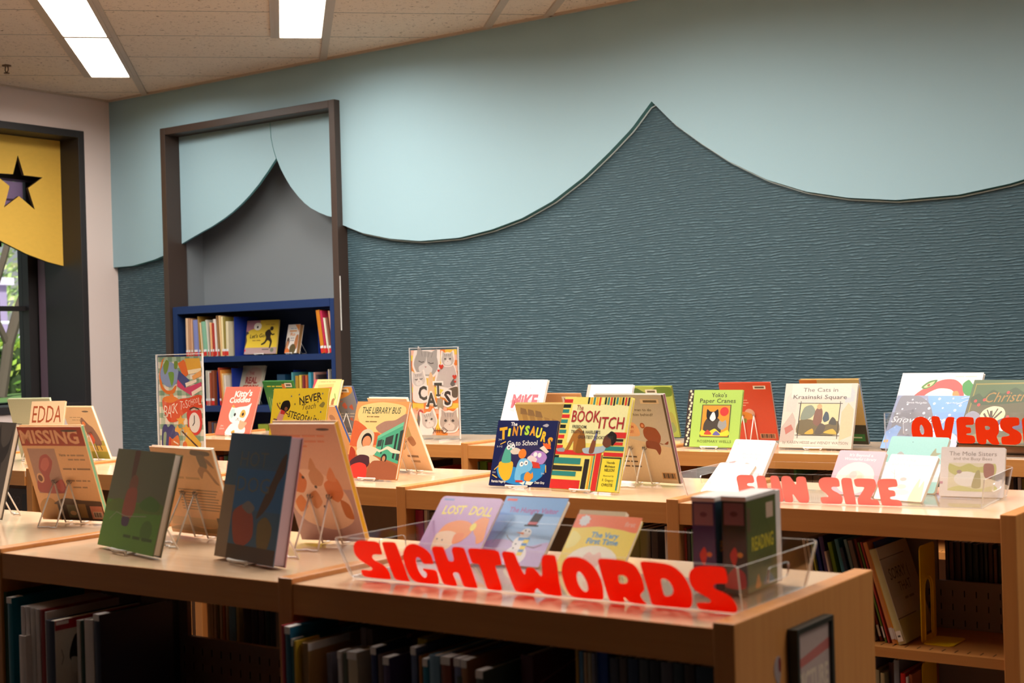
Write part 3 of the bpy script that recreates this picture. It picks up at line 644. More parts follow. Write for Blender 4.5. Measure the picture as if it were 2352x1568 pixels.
# two curved valance boards inside it
def board(name, loop, y0, y1, mat, side=None, holes=()):
    m = MB(); m.prism([loop]+list(holes), lambda x, z: (x, y0, z), lambda x, z: (x, y1, z), mat, side); return m.build(name)
lc = [(-7.558, 2.270), (-7.46, 2.303), (-7.35, 2.338), (-7.24, 2.371), (-7.129, 2.412), (-7.04, 2.452), (-6.956, 2.497), (-6.87, 2.552), (-6.785, 2.615), (-6.70, 2.69), (-6.612, 2.775)]
vb = board('valance', lc[:-1]+[(-6.616, 2.770), (-6.641, 2.84), (-6.658, 2.91), (-6.664, 3.015), (-7.558, 3.015)], 6.595, 6.615, AQUA, PANELEDGE)
tag(vb, 'pale aqua valance board with long curved edge, left half of the niche top', 'valance')
rc = [(-6.612, 2.775), (-6.575, 2.70), (-6.541, 2.645), (-6.49, 2.575), (-6.427, 2.508), (-6.37, 2.458), (-6.314, 2.42), (-6.24, 2.385), (-6.17, 2.358), (-6.02, 2.325)]
vb = board('valance', rc+[(-6.02, 3.015), (-6.659, 3.015), (-6.653, 2.91), (-6.636, 2.84)], 6.595, 6.615, AQUA, PANELEDGE)
tag(vb, 'pale aqua valance board with steep curve, right half of the niche top', 'valance')

# window with deep dark frame
def xbox(m, x0, x1, y0, y1, z0, z1, mat): m.box(x0, x1, y0, y1, z0, z1, mat)
m = MB(); RM = .05
xbox(m, -8.62, -8.195, WY1-.0, WY1+RM, WZ0-.05, WZ1+RM, BRONZE2); xbox(m, -8.62, -8.195, WY0-RM, WY0, WZ0-.05, WZ1+RM, BRONZE2)
xbox(m, -8.62, -8.195, WY0, WY1, WZ1, WZ1+RM, BRONZE2); xbox(m, -8.95, -8.195, WY0, WY1, WZ0-.05, WZ0, BRONZE2)
win = struct(bevel(m.build('window_1'), .003))
m = MB(); m.box(-8.70, -8.62, WY1-.0, WY1+.05, WZ0, WZ1, flat('#7d6270', .5)); struct(m.build('trim_window_reveal'))
m = MB()
m.box(-8.86, -8.74, 6.18, 6.34, WZ0, WZ1+.2, BRONZE2); m.box(-8.84, -8.78, WY0-.4, 6.18, 1.845, 1.88, BRONZE2); m.box(-8.84, -8.78, 5.10, 5.16, WZ0, WZ1+.2, BRONZE2)
m.box(-8.84, -8.78, WY0-.4, 6.18, 2.52, 2.57, BRONZE2); m.box(-8.70, -8.62, 6.28, 6.34, WZ0, WZ1+.2, BRONZE2)
struct(m.build('window_1_mullions'))
m = MB(); m.box(-8.815, -8.81, WY0-.4, 6.18, WZ0, 3.1, PANE); struct(m.build('window_1_glass'))
one('wall_left_reveal', lambda m: (m.box(-9.0, -8.62, 6.34, 6.5, 0, H, BRONZE2), m.box(-9.0, -8.62, WY0-.5, WY0-.4, 0, H, BRONZE2), m.box(-9.0, -8.63, WY0-.5, 6.5, WZ1+.2, H, BRONZE2), m.box(-9.0, -8.62, WY0-.5, 6.5, 0, WZ0, BRONZE2)))
m = MB(); m.box(-8.766, -8.760, WY0-.3, 6.17, 2.34, 2.775, vinyl('lilac_blind', '#f4d3f0', .95)); struct(m.build('trim_window_blind'))
m = MB(); m.box(-8.75, -8.63, WY0-.3, 6.235, 2.775, 3.2, BRONZE2); m.box(-8.758, -8.748, 5.955, 5.975, 2.3, 2.9, BRONZE2); m.box(-8.758, -8.754, WY0-.3, 6.17, 2.635, 2.650, flat('#9a7a98', .6)); struct(m.build('trim_window_head'))
# yellow valance with a star
star = [(5.752, 2.878), (5.795, 2.745), (5.944, 2.742), (5.825, 2.66), (5.874, 2.516), (5.752, 2.600), (5.634, 2.516), (5.682, 2.662), (5.558, 2.742), (5.710, 2.745)]
arc = [(WY0+.01, 2.66), (4.2, 2.70), (4.6, 2.66), (5.0, 2.54), (5.3, 2.43), (5.596, 2.293), (5.795, 2.212), (5.97, 2.165), (6.138, 2.133), (WY1-.004, 2.128)]
KV = 8.40/8.21; star = [(y*KV, 1.5+(z-1.5)*KV) for y, z in star]; arc = [(min(WY1-.002, y*KV), 1.5+(z-1.5)*KV) for y, z in arc[1:7]]+[(6.10, 2.178), (WY1-.002, 2.152)]
yb = MB(); yb.prism([arc+[(WY1-.002, 3.042), (arc[0][0], 3.042)], star], lambda y, z: (-8.40, y, z), lambda y, z: (-8.425, y, z), YELLOW, flat('#5a4526', .6))
tag(yb.build('valance'), 'yellow valance board with a star cut out, above the window', 'valance')

# ceiling grid bars along the light rows, wall angle
def gp(g, h, z): return ((-g+h)*.70710678, (g+h)*.70710678, z)
m = MB()
for h0 in (-1.066, .148, 1.362, 2.576, 3.79, 5.0):
    for dh, g0, g1 in ((.150, 2.0, 10.6), (-.150, 2.0, 9.47 if h0 < 0 else 8.27)):
        a = h0+dh
        g1_ = min(g1, 6.50*1.41421-a, 8.19*1.41421+a)
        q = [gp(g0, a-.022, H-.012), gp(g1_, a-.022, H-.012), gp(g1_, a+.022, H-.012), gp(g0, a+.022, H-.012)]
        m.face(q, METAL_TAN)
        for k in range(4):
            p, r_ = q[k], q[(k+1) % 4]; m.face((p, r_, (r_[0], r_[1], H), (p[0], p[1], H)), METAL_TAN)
struct(m.build('trim_ceiling_grid'))
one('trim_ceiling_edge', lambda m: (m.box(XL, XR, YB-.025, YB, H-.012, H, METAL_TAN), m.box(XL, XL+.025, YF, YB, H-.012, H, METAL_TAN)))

# ceiling lights
LAMPS = {}
def light(g1, h0, label, group=None):
    """4 ft fixture whose far end is at g1 along row h0"""
    x, y, _ = gp(g1-.595, h0, 0); t = empty('ceiling_light', (x, y, H), (0, 0, R(45)))
    tag(t, label, 'ceiling light', group)
    f = MB(); L, W = .59, .145
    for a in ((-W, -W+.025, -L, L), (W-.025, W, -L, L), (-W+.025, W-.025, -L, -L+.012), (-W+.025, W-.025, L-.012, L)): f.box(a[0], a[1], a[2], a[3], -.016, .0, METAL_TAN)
    f.build('frame', t)
    d = MB(); d.box(-W+.026, W-.026, -L+.013, L-.013, -.010, -.004, DIFFUSER); d.build('diffuser', t)
    ld = LAMPS.get('d')
    if not ld:
        ld = LAMPS['d'] = bpy.data.lights.new('fixture_light', 'AREA'); ld.shape = 'RECTANGLE'; ld.size = .236; ld.size_y = 1.15
        ld.energy = WATTS; ld.color = LAMP_COLOUR; ld.spread = SPREAD
    lo = bpy.data.objects.new('fixture_light', ld); col.objects.link(lo); lo.parent = t; lo.location = (0, 0, -.0108)
    return t
light(9.463, -1.066, 'lit ceiling panel ending nearest the pinkish wall, far panel of its pair', 'ceiling lights')
light(8.272, -1.066, 'lit ceiling panel at the left, running out of the top of the photo', 'ceiling lights')
light(8.262, .148, 'lit ceiling panel standing alone above the dark niche frame', 'ceiling lights')
for g, h in LIGHTS: light(g, h, 'unseen lit ceiling panel, placed to light the shelves', 'ceiling lights out of the photo')

# sprinkler
t = empty('sprinkler', (-7.645, 5.293, H)); tag(t, 'small brass sprinkler head hanging under the ceiling near the window', 'sprinkler')
br = flat('#6b4c33', .4, .5, .6)
def disc(m, r, z0, z1, mat, n=18, r1=None):
    r1 = r if r1 is None else r1
    a = [(r*math.cos(2*math.pi*k/n), r*math.sin(2*math.pi*k/n), z0) for k in range(n)]; b = [(r1*math.cos(2*math.pi*k/n), r1*math.sin(2*math.pi*k/n), z1) for k in range(n)]
    m.face(a[::-1], mat); m.face(b, mat)
    for k in range(n): m.face((a[k], a[(k+1) % n], b[(k+1) % n], b[k]), mat)
m = MB(); disc(m, .028, -.006, 0, br); m.build('base_plate', t)
m = MB(); m.tube([(-.012, 0, -.006), (-.016, 0, -.03), (-.004, 0, -.046)], .0035, br); m.tube([(.012, 0, -.006), (.016, 0, -.03), (.004, 0, -.046)], .0035, br); m.build('frame_arms', t)
m = MB(); disc(m, .017, -.052, -.047, br); m.build('deflector', t)

# ------------------------------------------------------------------ outside the window
one('ground', lambda m: m.box(-60, -9.05, -6, 45, .8, 1.12, flat('#4e6b33', .9)))
one('ground_pavement', lambda m: m.box(-40, -17.0, 2, 40, 1.12, 1.70, flat('#c9c4cf', .8)))
def leaves(m, fn, n, size, cols):
    for _ in range(n):
        p = Vector(fn()); a = rnd.uniform(0, 6.28); t = Vector((rnd.gauss(0, 1), rnd.gauss(0, 1), rnd.gauss(0, 1))).normalized()
        u = t.orthogonal().normalized(); v = t.cross(u); s = size*rnd.uniform(.6, 1.3)
        m.face((p-u*s, p-v*s*.45, p+u*s, p+v*s*.45), rnd.choice(cols))
LEAF = [flat('#8fae3c', .5), flat('#6e9230', .5), flat('#b7c956', .5), flat('#4c6f26', .55)]
LEAF2 = [flat('#a9bf7a', .6), flat('#7d9a55', .6), flat('#c9cf8e', .6), flat('#5c7a48', .6)]
def in_box(x0, x1, y0, y1, z0, z1): return lambda: (rnd.uniform(x0, x1), rnd.uniform(y0, y1), rnd.uniform(z0, z1))
def in_ball(c, r):
    def f():
        d = Vector((rnd.gauss(0, 1), rnd.gauss(0, 1), rnd.gauss(0, 1))).normalized()*rnd.uniform(.5, 1)**.5
        return (c[0]+d.x*r[0], c[1]+d.y*r[1], c[2]+d.z*r[2])
    return f
t = empty('hedge', (-14, 9.6, 1.12)); tag(t, 'clipped yellow-green hedge growing outside the window', 'hedge')
m = MB(); leaves(m, in_box(-.8, .6, -3, 3, .02, .62), 5200, .06, LEAF); m.build('foliage', t)
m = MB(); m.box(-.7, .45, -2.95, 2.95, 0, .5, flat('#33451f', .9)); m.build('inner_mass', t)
t = empty('tree', (-12.2, 8.28, 1.12)); tag(t, 'slanting brown tree trunk standing in front of the hedge outside', 'tree')
bark = flat('#4d4136', .85)
m = MB(); m.tube([(0, 0, 0), (0, .06, .3), (0, .10, .52), (0, .22, .85), (0, .36, 1.15), (0, .52, 1.6), (0, .8, 2.4)], .055, bark); m.build('trunk', t)
m = MB(); m.tube([(0, .10, .5), (0, -.02, .75), (0, -.03, 1.1), (.02, .05, 1.35), (.02, .13, 1.6), (0, .16, 2.2)], .034, bark); m.build('branch', t)
m = MB(); leaves(m, in_ball((-.3, .4, 2.7), (.9, 1.6, 1.0)), 1800, .032, LEAF2); m.build('leaves', t)
for k, (x, y, z, r, lab) in enumerate(((-23.5, 20.2, 3.0, (2, 2.6, 2.3), 'pale leafy tree far outside, behind the slanting trunk'), (-32, 19.5, 4.6, (3, 4.2, 2.8), 'leafy tree crown above the purple building outside'), (-26, 26.5, 3.6, (2, 3, 2.6), 'distant leafy tree farthest right through the window'))):
    t = empty('tree', (x, y, 1.1)); tag(t, lab, 'tree', 'trees beyond the pavement')
    m = MB(); leaves(m, in_ball((0, 0, z-1.1), r), 4200, .12, LEAF2); m.build('leaves', t)
    m = MB(); m.tube([(0, 0, 0), (.1, 0, 1), (0, .1, z-1.1)], .14, bark); m.build('trunk', t)
t = empty('building', (-24, 15.3, 1.65)); tag(t, 'low mauve building with a flat pale roof edge, far outside', 'building')
m = MB(); m.box(-3, 0, -5, 1.18, 0, 1.30, flat('#8d7ea0', .8)); m.build('wall', t)
m = MB(); m.box(-3.1, .1, -5.1, 1.28, 1.30, 1.44, flat('#c9bfd6', .7)); m.build('roof', t)
t = empty('railing', (-17.5, 12.3, 1.70)); tag(t, 'white metal railing along the pavement outside', 'railing')
wm = flat('#e6e4ea', .5)
m = MB(); m.tube([(0, -4, .32), (0, 4, .32)], .022, wm); m.build('top_rail', t)
m = MB(); m.tube([(0, -4, .12), (0, 4, .12)], .018, wm); m.build('lower_rail', t)
for k in range(6):
    m = MB(); m.tube([(0, -4+1.5*k, 0), (0, -4+1.5*k, .32)], .02, wm); m.build('post', t)

# ------------------------------------------------------------------ shelving
TOP = 1.07
def unit(x0, x1, yf, yb, label, group, left=True, right=None, shelves=(.745, .37), P_=.036, see=None):
    """double-faced unit between two uprights; left/right say which upright belongs to it"""
    t = empty('bookshelf', ((x0+x1)/2, (yf+yb)/2, 0)); tag(t, label, 'bookshelf', group)
    ox, oy = (x0+x1)/2, (yf+yb)/2
    a, b, f, k = x0-ox, x1-ox, yf-oy, yb-oy
    la = a+P_ if left else a; rb = b-(P_ if right else 0)
    m = MB(); m.box(la+.0005, rb-.0005, f+.0052, k-.0052, TOP-.022, TOP, WOOD); m.build('top_panel', t)
    for y0, y1, e0, e1 in ((f+.0052, f+.020, f+.002, f+.005), (k-.020, k-.0052, k-.005, k-.002)):
        m = MB(); m.box(la+.0005, rb-.0005, y0, y1, TOP-.056, TOP-.0225, FASCIA); m.box(la+.0005, rb-.0005, e0, e1, TOP-.056, TOP-.0003, FASCIA); m.build('fascia', t)
    if left: m = MB(); m.box(a, a+P_, f-.001, k+.001, 0, TOP+.010, WOODV); bevel(m.build('side_panel', t), .0025)
    if right: m = MB(); m.box(b-P_, b, f-.001, k+.001, 0, TOP+.010, WOODV); bevel(m.build('end_panel', t), .0025)
    c = (f+k)/2
    slot = flat('#1c1613', .9); dull = flat('#8f7f72', .6)
    m = MB(); m.box(la+.001, rb-.001, c-.006, c+.006, .06, .866, dull)
    for q0, q1 in ([(la+.001, rb-.001)] if not see else [(la+.001, see[0]-ox), (see[1]-ox, rb-.001)]):
        if q1 > q0: m.box(q0, q1, c-.006, c+.006, .8661, TOP-.024, dull)  # upper board added to block light where packed books stand behind
    for z in (.80, .835, .76):
        n = int((rb-la)/.03)
        for q in range(n): m.box(la+.02+q*.03, la+.0225+q*.03, c-.0068, c-.0055, z-.008, z+.008, slot)
    m.build('centre_panel', t)
    for s in shelves:
        for y0, y1, fr in ((f+.012, c-.0075, 0), (c+.0075, k-.012, 1)):
            m = MB(); m.box(la+.001, rb-.001, y0, y1, s-.024, s, FASCIA)
            if not fr:
                for q in range(int((rb-la)/.03)): m.box(la+.02+q*.03, la+.0222+q*.03, y0+.02, y0+.045, s-.001, s+.0004, slot)
            m.build('shelf', t)
    m = MB(); m.box(la+.001, rb-.001, f+.03, k-.03, 0, .06, WOODV); m.build('plinth', t)
    return t
FR, MR, BR = 'front row of bookshelves', 'middle row of bookshelves', 'back row of bookshelves'
unit(-1.885, -.945, 1.853, 2.398, 'maple bookshelf unit carrying the tray lettered SIGHTWORDS', FR, True, True)
unit(-2.785, -1.885, 1.853, 2.398, 'maple bookshelf unit under the dark HOT DOG book', FR, see=(-2.445, -1.886))
unit(-3.690, -2.785, 1.853, 2.398, 'maple bookshelf unit under the MISSING poster book', FR)
unit(-1.842, -.935, 3.240, 3.850, 'maple bookshelf unit carrying the tray lettered FUN SIZE', MR, True, True, see=(-1.222, -.94))
unit(-2.780, -1.842, 3.240, 3.850, 'maple bookshelf unit under the navy dinosaur school book', MR)
unit(-3.715, -2.780, 3.255, 3.862, 'maple bookshelf unit under the orange library bus book', MR)
unit(-4.650, -3.715, 3.255, 3.862, 'maple bookshelf unit under the BACK TO SCHOOL sign', MR)
unit(-5.585, -4.650, 3.245, 3.862, 'maple bookshelf unit at the far end of the middle row, under the EDDA book', MR)
unit(-.920, .02, 4.73, 5.38, 'maple bookshelf unit ending the back row, cut by the photo edge', BR, True, True)
unit(-1.840, -.922, 4.735, 5.38, 'maple bookshelf unit carrying the tray lettered OVERS', BR)
unit(-2.770, -1.842, 4.76, 5.39, 'maple bookshelf unit under the lime green cranes book', BR)
unit(-3.7190, -2.772, 4.79, 5.40, 'maple bookshelf unit below the pink and white MIKE book', BR, P_=.021)
unit(-4.640, -3.7205, 4.80, 5.40, 'maple bookshelf unit below the CATS sign', BR, True, True, P_=.021)
unit(-5.575, -4.642, 4.79, 5.40, 'maple bookshelf unit below the coral kitten book', BR, P_=.021)

# ------------------------------------------------------------------ display books
def quad_slab(m, loop, y0, y1, mat): m.prism([loop], lambda x, z: (x, y0, z), lambda x, z: (x, y1, z), mat)
def book(key, label, face, art, spine=None, other=None, thick=.012, name='picture_book', paper=False, rad=0, page=PAGE, group=None, pose=None, cat='book'):
    x, y, yaw, wd, ht, ln, z = pose or POSE[key]
    t = empty(name, (x, y, z), (-ln, 0, yaw)); tag(t, label, cat, group)
    front = ln >= 0
    ct = .0008 if paper else .0022
    spine = spine or face; other = other or face
    h = wd/2
    lp = roundrect(-h, 0, h, ht, rad) if rad else [(-h, 0), (h, 0), (h, ht), (-h, ht)]
    m = MB(); quad_slab(m, lp, 0, ct, jacket(face))
    draw(m, art, wd, ht, lambda u, v, d: (u-h, -d, v))
    m.build('front_cover' if front else 'back_cover', t)
    m = MB(); quad_slab(m, lp, thick-ct, thick, jacket(other)); m.build('back_cover' if front else 'front_cover', t)
    ins = .0 if paper else .003
    m = MB(); s0, s1 = (-h+ct, h-ins) if front else (-h+ins, h-ct)
    if rad: pl = roundrect(-h+.0006, .0006, h-.0006, ht-.0006, rad)
    else: pl = [(s0, ins), (s1, ins), (s1, ht-ins), (s0, ht-ins)]
    quad_slab(m, pl, ct+.00005, thick-ct-.00005, flat(page, .8, .2)); m.build('pages', t)
    if not rad:
        m = MB(); sx = -h if front else h
        e = ct*.9
        m.box(min(sx, sx+(e if front else -e)), max(sx, sx+(e if front else -e)), ct+.00003, thick-ct-.00003, 0, ht, jacket(spine)); m.build('spine', t)
    return t
def easel(key, label, thick=.012, pose=None, z=TOP, halfw=.026, hh=.11):
    x, y, yaw, wd, ht, ln, zb = pose or POSE[key]
    z = zb-.008
    t = empty('book_easel', (x, y, z), (0, 0, yaw)); tag(t, label, 'book easel', 'white wire book easels')
    front = ln >= 0
    s = 1 if front else -1
    tn = math.tan(abs(ln)); r = .0021
    back = thick/math.cos(ln) if front else 0
    hh = min(hh, ht*.5)
    lip = -.012 if front else thick/math.cos(ln)+.012
    ay = s*((hh)*tn)+(back+.006 if front else -.006)
    ry = ay+s*.055
    sy = lambda q: q
    # base wires under the book, lips in front
    m = MB()
    for sg in (-1, 1):
        m.tube([(sg*halfw*1.5, lip, .010), (sg*halfw*1.2, lip, .0035), (sg*halfw, lip+s*.006, .0032), (sg*halfw, (back if front else 0)+s*.004, .0034), (sg*halfw*.95, ay-s*.002, hh)], r, WIRE, 7)
        m.tube([(sg*halfw*.95, ay+s*.001, hh), (sg*halfw*1.15, ry, .0028)], r, WIRE, 7)
    m.tube([(-halfw*1.15, ry, .0028), (-halfw*.7, ry+s*.004, .0028), (0, ry-s*.006, .0028), (halfw*.7, ry+s*.004, .0028), (halfw*1.15, ry, .0028)], r, WIRE, 7)
    m.tube([(-halfw*1.5, lip, .010), (0, lip-s*.002, .0095), (halfw*1.5, lip, .010)], r*1.35, WIRE, 7)
    m.build('wire_frame', t, True)
    for sg in (-1, 1):
        m = MB(); c = Vector((sg*halfw*.95, ay, hh+.002))
        m.tube([c+Vector((q*.0012-.006, .0045*math.cos(q*1.25), .0045*math.sin(q*1.25))) for q in range(11)], .0011, STEEL, 6); m.build('spring', t, True)
    return t
LABEL = [('R', .62, .905, .90, .955, '#e9dcc6'), ('R', .66, .92, .86, .942, '#6e6256')]
def oval(x=.6, y=.93, w_=.24, c='#5b5148'): return [('E', x, y, w_/2, w_*.09, c)]
def bars(x0, y0, x1, y1, c='#2c2825', bg='#e8ddd0'):
    o = [('R', x0, y0, x1, y1, bg)]; n = 9
    for k in range(n):
        a = x0+(x1-x0)*(.08+.86*k/n); o.append(('R', a, y0+(y1-y0)*.15, a+(x1-x0)*(.05 if k % 3 else .08), y1-(y1-y0)*.1, c))
    return o
def lines(x0, x1, y, n, dy, c, h=.012): return [('R', x0, y-k*dy, x1-((k*37) % 5)*.02*(x1-x0), y-k*dy+h, c) for k in range(n)]

GAIN[0] = 1.3
# front row ----------------------------------------------------------------
book('antler', 'dark grey-brown book with a black antler shape, cut off at the photo edge', '#4a4640', [('S', [(.62, .98), (.70, .80), (.80, .74), (.93, .80), (.97, .95), (.94, .70), (.84, .58), (.72, .62), (.6, .8)], '#12120f'), ('S', [(.70, .66), (.78, .5), (.86, .40), (.80, .60)], '#12120f'), ('E', .4, .4, .2, .14, '#5c584e'), ('X', [3, 5], .4, .14, .07, '#7d766a', .5)], thick=.016)
easel('antler', 'white wire easel behind the antler book, at the photo edge', .016)
book('missing', 'book back with a red MISSING banner over a pink creature photo', '#d8a878',
 [('R', 0, .80, 1, 1, '#9c3a26'), ('T', 'MISSING', .47, .895, .135, '#d9a27e', .90, .03), ('E', .80, .958, .13, .014, '#4b4038'),
  ('R', .07, .29, .50, .77, '#a58072'), ('S', [(.09, .30), (.09, .42), (.2, .47), (.17, .56), (.24, .68), (.35, .71), (.41, .64), (.37, .56), (.30, .47), (.33, .40), (.49, .44), (.49, .30)], '#a04a48'), ('S', [(.20, .57), (.27, .66), (.35, .67), (.35, .60), (.26, .53)], '#b8605c'), ('E', .155, .455, .055, .065, '#d9ab86'), ('E', .150, .452, .036, .044, '#6a4034'), ('S', [(.42, .42), (.48, .44), (.49, .35), (.44, .31), (.38, .35)], '#b55a55')]
 + [('T', 'Name', .60, .705, .028, '#7b5a44', .10, .02), ('X', [2, 4, 6], .80, .70, .032, '#a07a5c', .26), ('X', [4, 4, 4], .80, .655, .03, '#a07a5c', .26), ('X', [6, 2, 9], .76, .555, .034, '#8d6a50', .42), ('X', [6, 4, 3, 2], .74, .43, .03, '#9b7658', .36), ('X', [5, 3], .74, .36, .03, '#9b7658', .22)]
 + [('S', [(.02, .02), (.02, .15), (.1, .22), (.22, .24), (.32, .16), (.30, .02)], '#b98a4e'), ('R', .30, .0, 1, .20, '#4a3a30'), ('S', [(.30, .2), (.45, .24), (.7, .22), (.99, .21), (.99, .17), (.3, .17)], '#5d4636'), ('R', .44, .03, .58, .17, '#6e6a52'), ('E', .52, .08, .05, .03, '#b79a72'), ('R', .62, .03, .74, .18, '#8a6a3e'), ('R', .80, .02, .985, .16, '#c27a62')] + bars(.83, .03, .97, .10, '#3a302b', '#d2b59c'),
 spine='#7fae85', thick=.013)
easel('missing', 'white wire easel holding up the MISSING poster book', .013)
book('green', 'dark green glossy book with a child reaching up, lowest of the leaning front books', '#63634a',
 [('R', 0, 0, 1, .48, '#57802f'), ('S', [(0, .42), (.2, .5), (.5, .46), (.8, .52), (1, .48), (1, .40), (0, .36)], '#5a6e2c'), ('S', [(.33, .98), (.42, .98), (.41, .70), (.36, .68)], '#5f4232'), ('E', .42, .66, .075, .07, '#7a5038'), ('S', [(.34, .60), (.50, .61), (.53, .40), (.46, .30), (.34, .31), (.31, .42)], '#8f4d38'), ('S', [(.34, .32), (.47, .32), (.46, .24), (.36, .24)], '#4a3a4a'), ('S', [(.6, .48), (.75, .56), (.93, .5), (.9, .42), (.65, .42)], '#486a28'), ('E', .8, .22, .10, .08, '#4b6b2c'), ('L', [(.12, .28), (.22, .36), (.40, .33), (.75, .36)], .006, '#8a8f78'), ('X', [3, 3, 4], .68, .14, .06, '#3a5022', .5)],
 spine='#565a44', thick=.020)
easel('green', 'white wire easel behind the dark green front book', .020)
book('diver', 'tan book back with a small dark diving figure at its top', '#cf9c68',
 [('S', [(.66, .965), (.70, .985), (.93, .97), (.95, .93), (.80, .915), (.66, .93)], '#5a4a38'), ('S', [(.74, .92), (.86, .92), (.87, .80), (.80, .74), (.76, .79)], '#6a563e'), ('S', [(.76, .80), (.70, .74), (.74, .66), (.79, .73), (.84, .74), (.93, .62), (.99, .60), (.96, .64), (.86, .77)], '#9a6c42'), ('S', [(.86, .90), (.93, .86), (.97, .79), (.94, .80), (.88, .84)], '#8a6446'), ('X', [4, 6], .50, .66, .05, '#b3844f', .4)]
 + lines(.30, .93, .52, 8, .032, '#8a6642') + [('R', .05, .10, .95, .20, '#b9905e'), ('S', [(.05, .07), (.3, .11), (.6, .08), (.95, .12), (.95, .04), (.05, .04)], '#a07a4a')] + [('R', .80, .10, .93, .22, '#6a5a44')],
 spine='#e2d6c6', thick=.010)
easel('diver', 'white wire easel holding up the tan diver book', .010)
book('hotdog', 'tall dark blue HOT DOG book with smoky brown swirl, thick stack of pages', '#3c566a',
 [('R', .0, 0, .20, .58, '#7d6856'), ('R', .20, .40, 1, .72, '#2f5a80'), ('S', [(.16, .99), (.5, .97), (.9, .99), (.98, .80), (.62, .74), (.2, .78)], '#3a5568'), ('S', [(.98, .72), (.90, .62), (.84, .50), (.74, .40), (.62, .34), (.70, .50), (.80, .64), (.90, .80), (.98, .86)], '#4f3a2c'), ('S', [(.22, .36), (.40, .44), (.56, .36), (.60, .20), (.48, .12), (.30, .14)], '#8a4434'), ('S', [(.66, .30), (.78, .36), (.9, .28), (.86, .12), (.70, .12)], '#6e5a34'), ('R', .2, .0, 1, .12, '#4a3a30'), ('S', [(.36, .42), (.46, .47), (.58, .42), (.5, .37)], '#6a6460'), ('T', 'HOT', .46, .80, .12, '#5c5c54', .46, -.005), ('T', 'DOG', .50, .60, .12, '#5c5c54', .54, -.005)],
 spine='#4a5662', other='#b9868c', thick=.030, page='#c9aeb6')
easel('hotdog', 'white wire easel behind the dark blue HOT DOG book', .030)
book('puppies', 'book back with orange and white watercolour puppies and a mustard spine', '#c9a384',
 [('R', 0, 0, 1, .45, '#ad8f86'), ('S', [(.03, .30), (.12, .55), (.30, .62), (.55, .60), (.80, .50), (.92, .36), (.90, .18), (.6, .10), (.2, .16)], '#d6b698'), ('S', [(.08, .52), (.22, .62), (.34, .52), (.25, .42), (.10, .44)], '#c4733c'), ('S', [(.40, .58), (.52, .64), (.62, .56), (.55, .48), (.42, .49)], '#b9885e'), ('S', [(.60, .50), (.80, .55), (.86, .42), (.74, .34), (.62, .40)], '#c4733c'), ('S', [(.30, .38), (.44, .44), (.50, .34), (.38, .28)], '#c08250'), ('S', [(.78, .36), (.90, .32), (.92, .20), (.80, .22)], '#b06a36'), ('S', [(.08, .34), (.2, .40), (.26, .30), (.12, .25)], '#c87a3c'), ('E', .30, .55, .022, .022, '#4a3a30'), ('E', .46, .47, .022, .022, '#4a3a30'), ('E', .52, .30, .022, .022, '#4a3a30'), ('S', [(.10, .58), (.13, .70), (.22, .62)], '#c9925e'), ('S', [(.42, .62), (.50, .72), (.54, .61)], '#b9885e'), ('S', [(.66, .54), (.76, .64), (.80, .52)], '#c98250'), ('X', [5, 6, 7, 4], .45, .90, .032, '#c98a68', .70), ('X', [4, 1, 4, 7, 4], .48, .855, .032, '#c98a68', .60), ('X', [2, 5, 3], .36, .815, .032, '#c98a68', .28)] + oval(.80, .955, .2),
 spine='#c8921f', thick=.017)
easel('puppies', 'white wire easel holding up the puppies book', .017)

GAIN[0] = 1.15
# books in the SIGHTWORDS tray ---------------------------------------------
book('lostdoll', 'lilac paperback titled LOST DOLL with an orange ponytail', '#b48bbd',
 [('R', .05, .93, .22, .965, '#6f79b8'), ('T', 'LOST', .30, .79, .13, '#e3cf37', .36, .03, .1, 3), ('T', 'DOLL', .74, .79, .13, '#e3cf37', .36, .03, .1, -2), ('S', [(.22, .42), (.28, .56), (.44, .63), (.62, .62), (.74, .54), (.72, .42), (.62, .30), (.46, .26), (.30, .36)], '#e8821f'), ('S', [(.20, .40), (.34, .46), (.50, .44), (.54, .30), (.46, .18), (.24, .16)], '#eec09c'), ('S', [(.50, .42), (.64, .44), (.64, .32), (.52, .28)], '#e27418'), ('S', [(.70, .58), (.80, .70), (.92, .68), (.95, .52), (.98, .36), (.90, .30), (.84, .40), (.78, .46)], '#e8821f'), ('E', .73, .545, .045, .06, '#f1d22a'), ('E', .25, .33, .012, .014, '#4a3428'), ('E', .34, .32, .012, .014, '#4a3428')],
 thick=.006, paper=True, rad=.010, name='paperback', group='easy readers in the SIGHTWORDS tray')
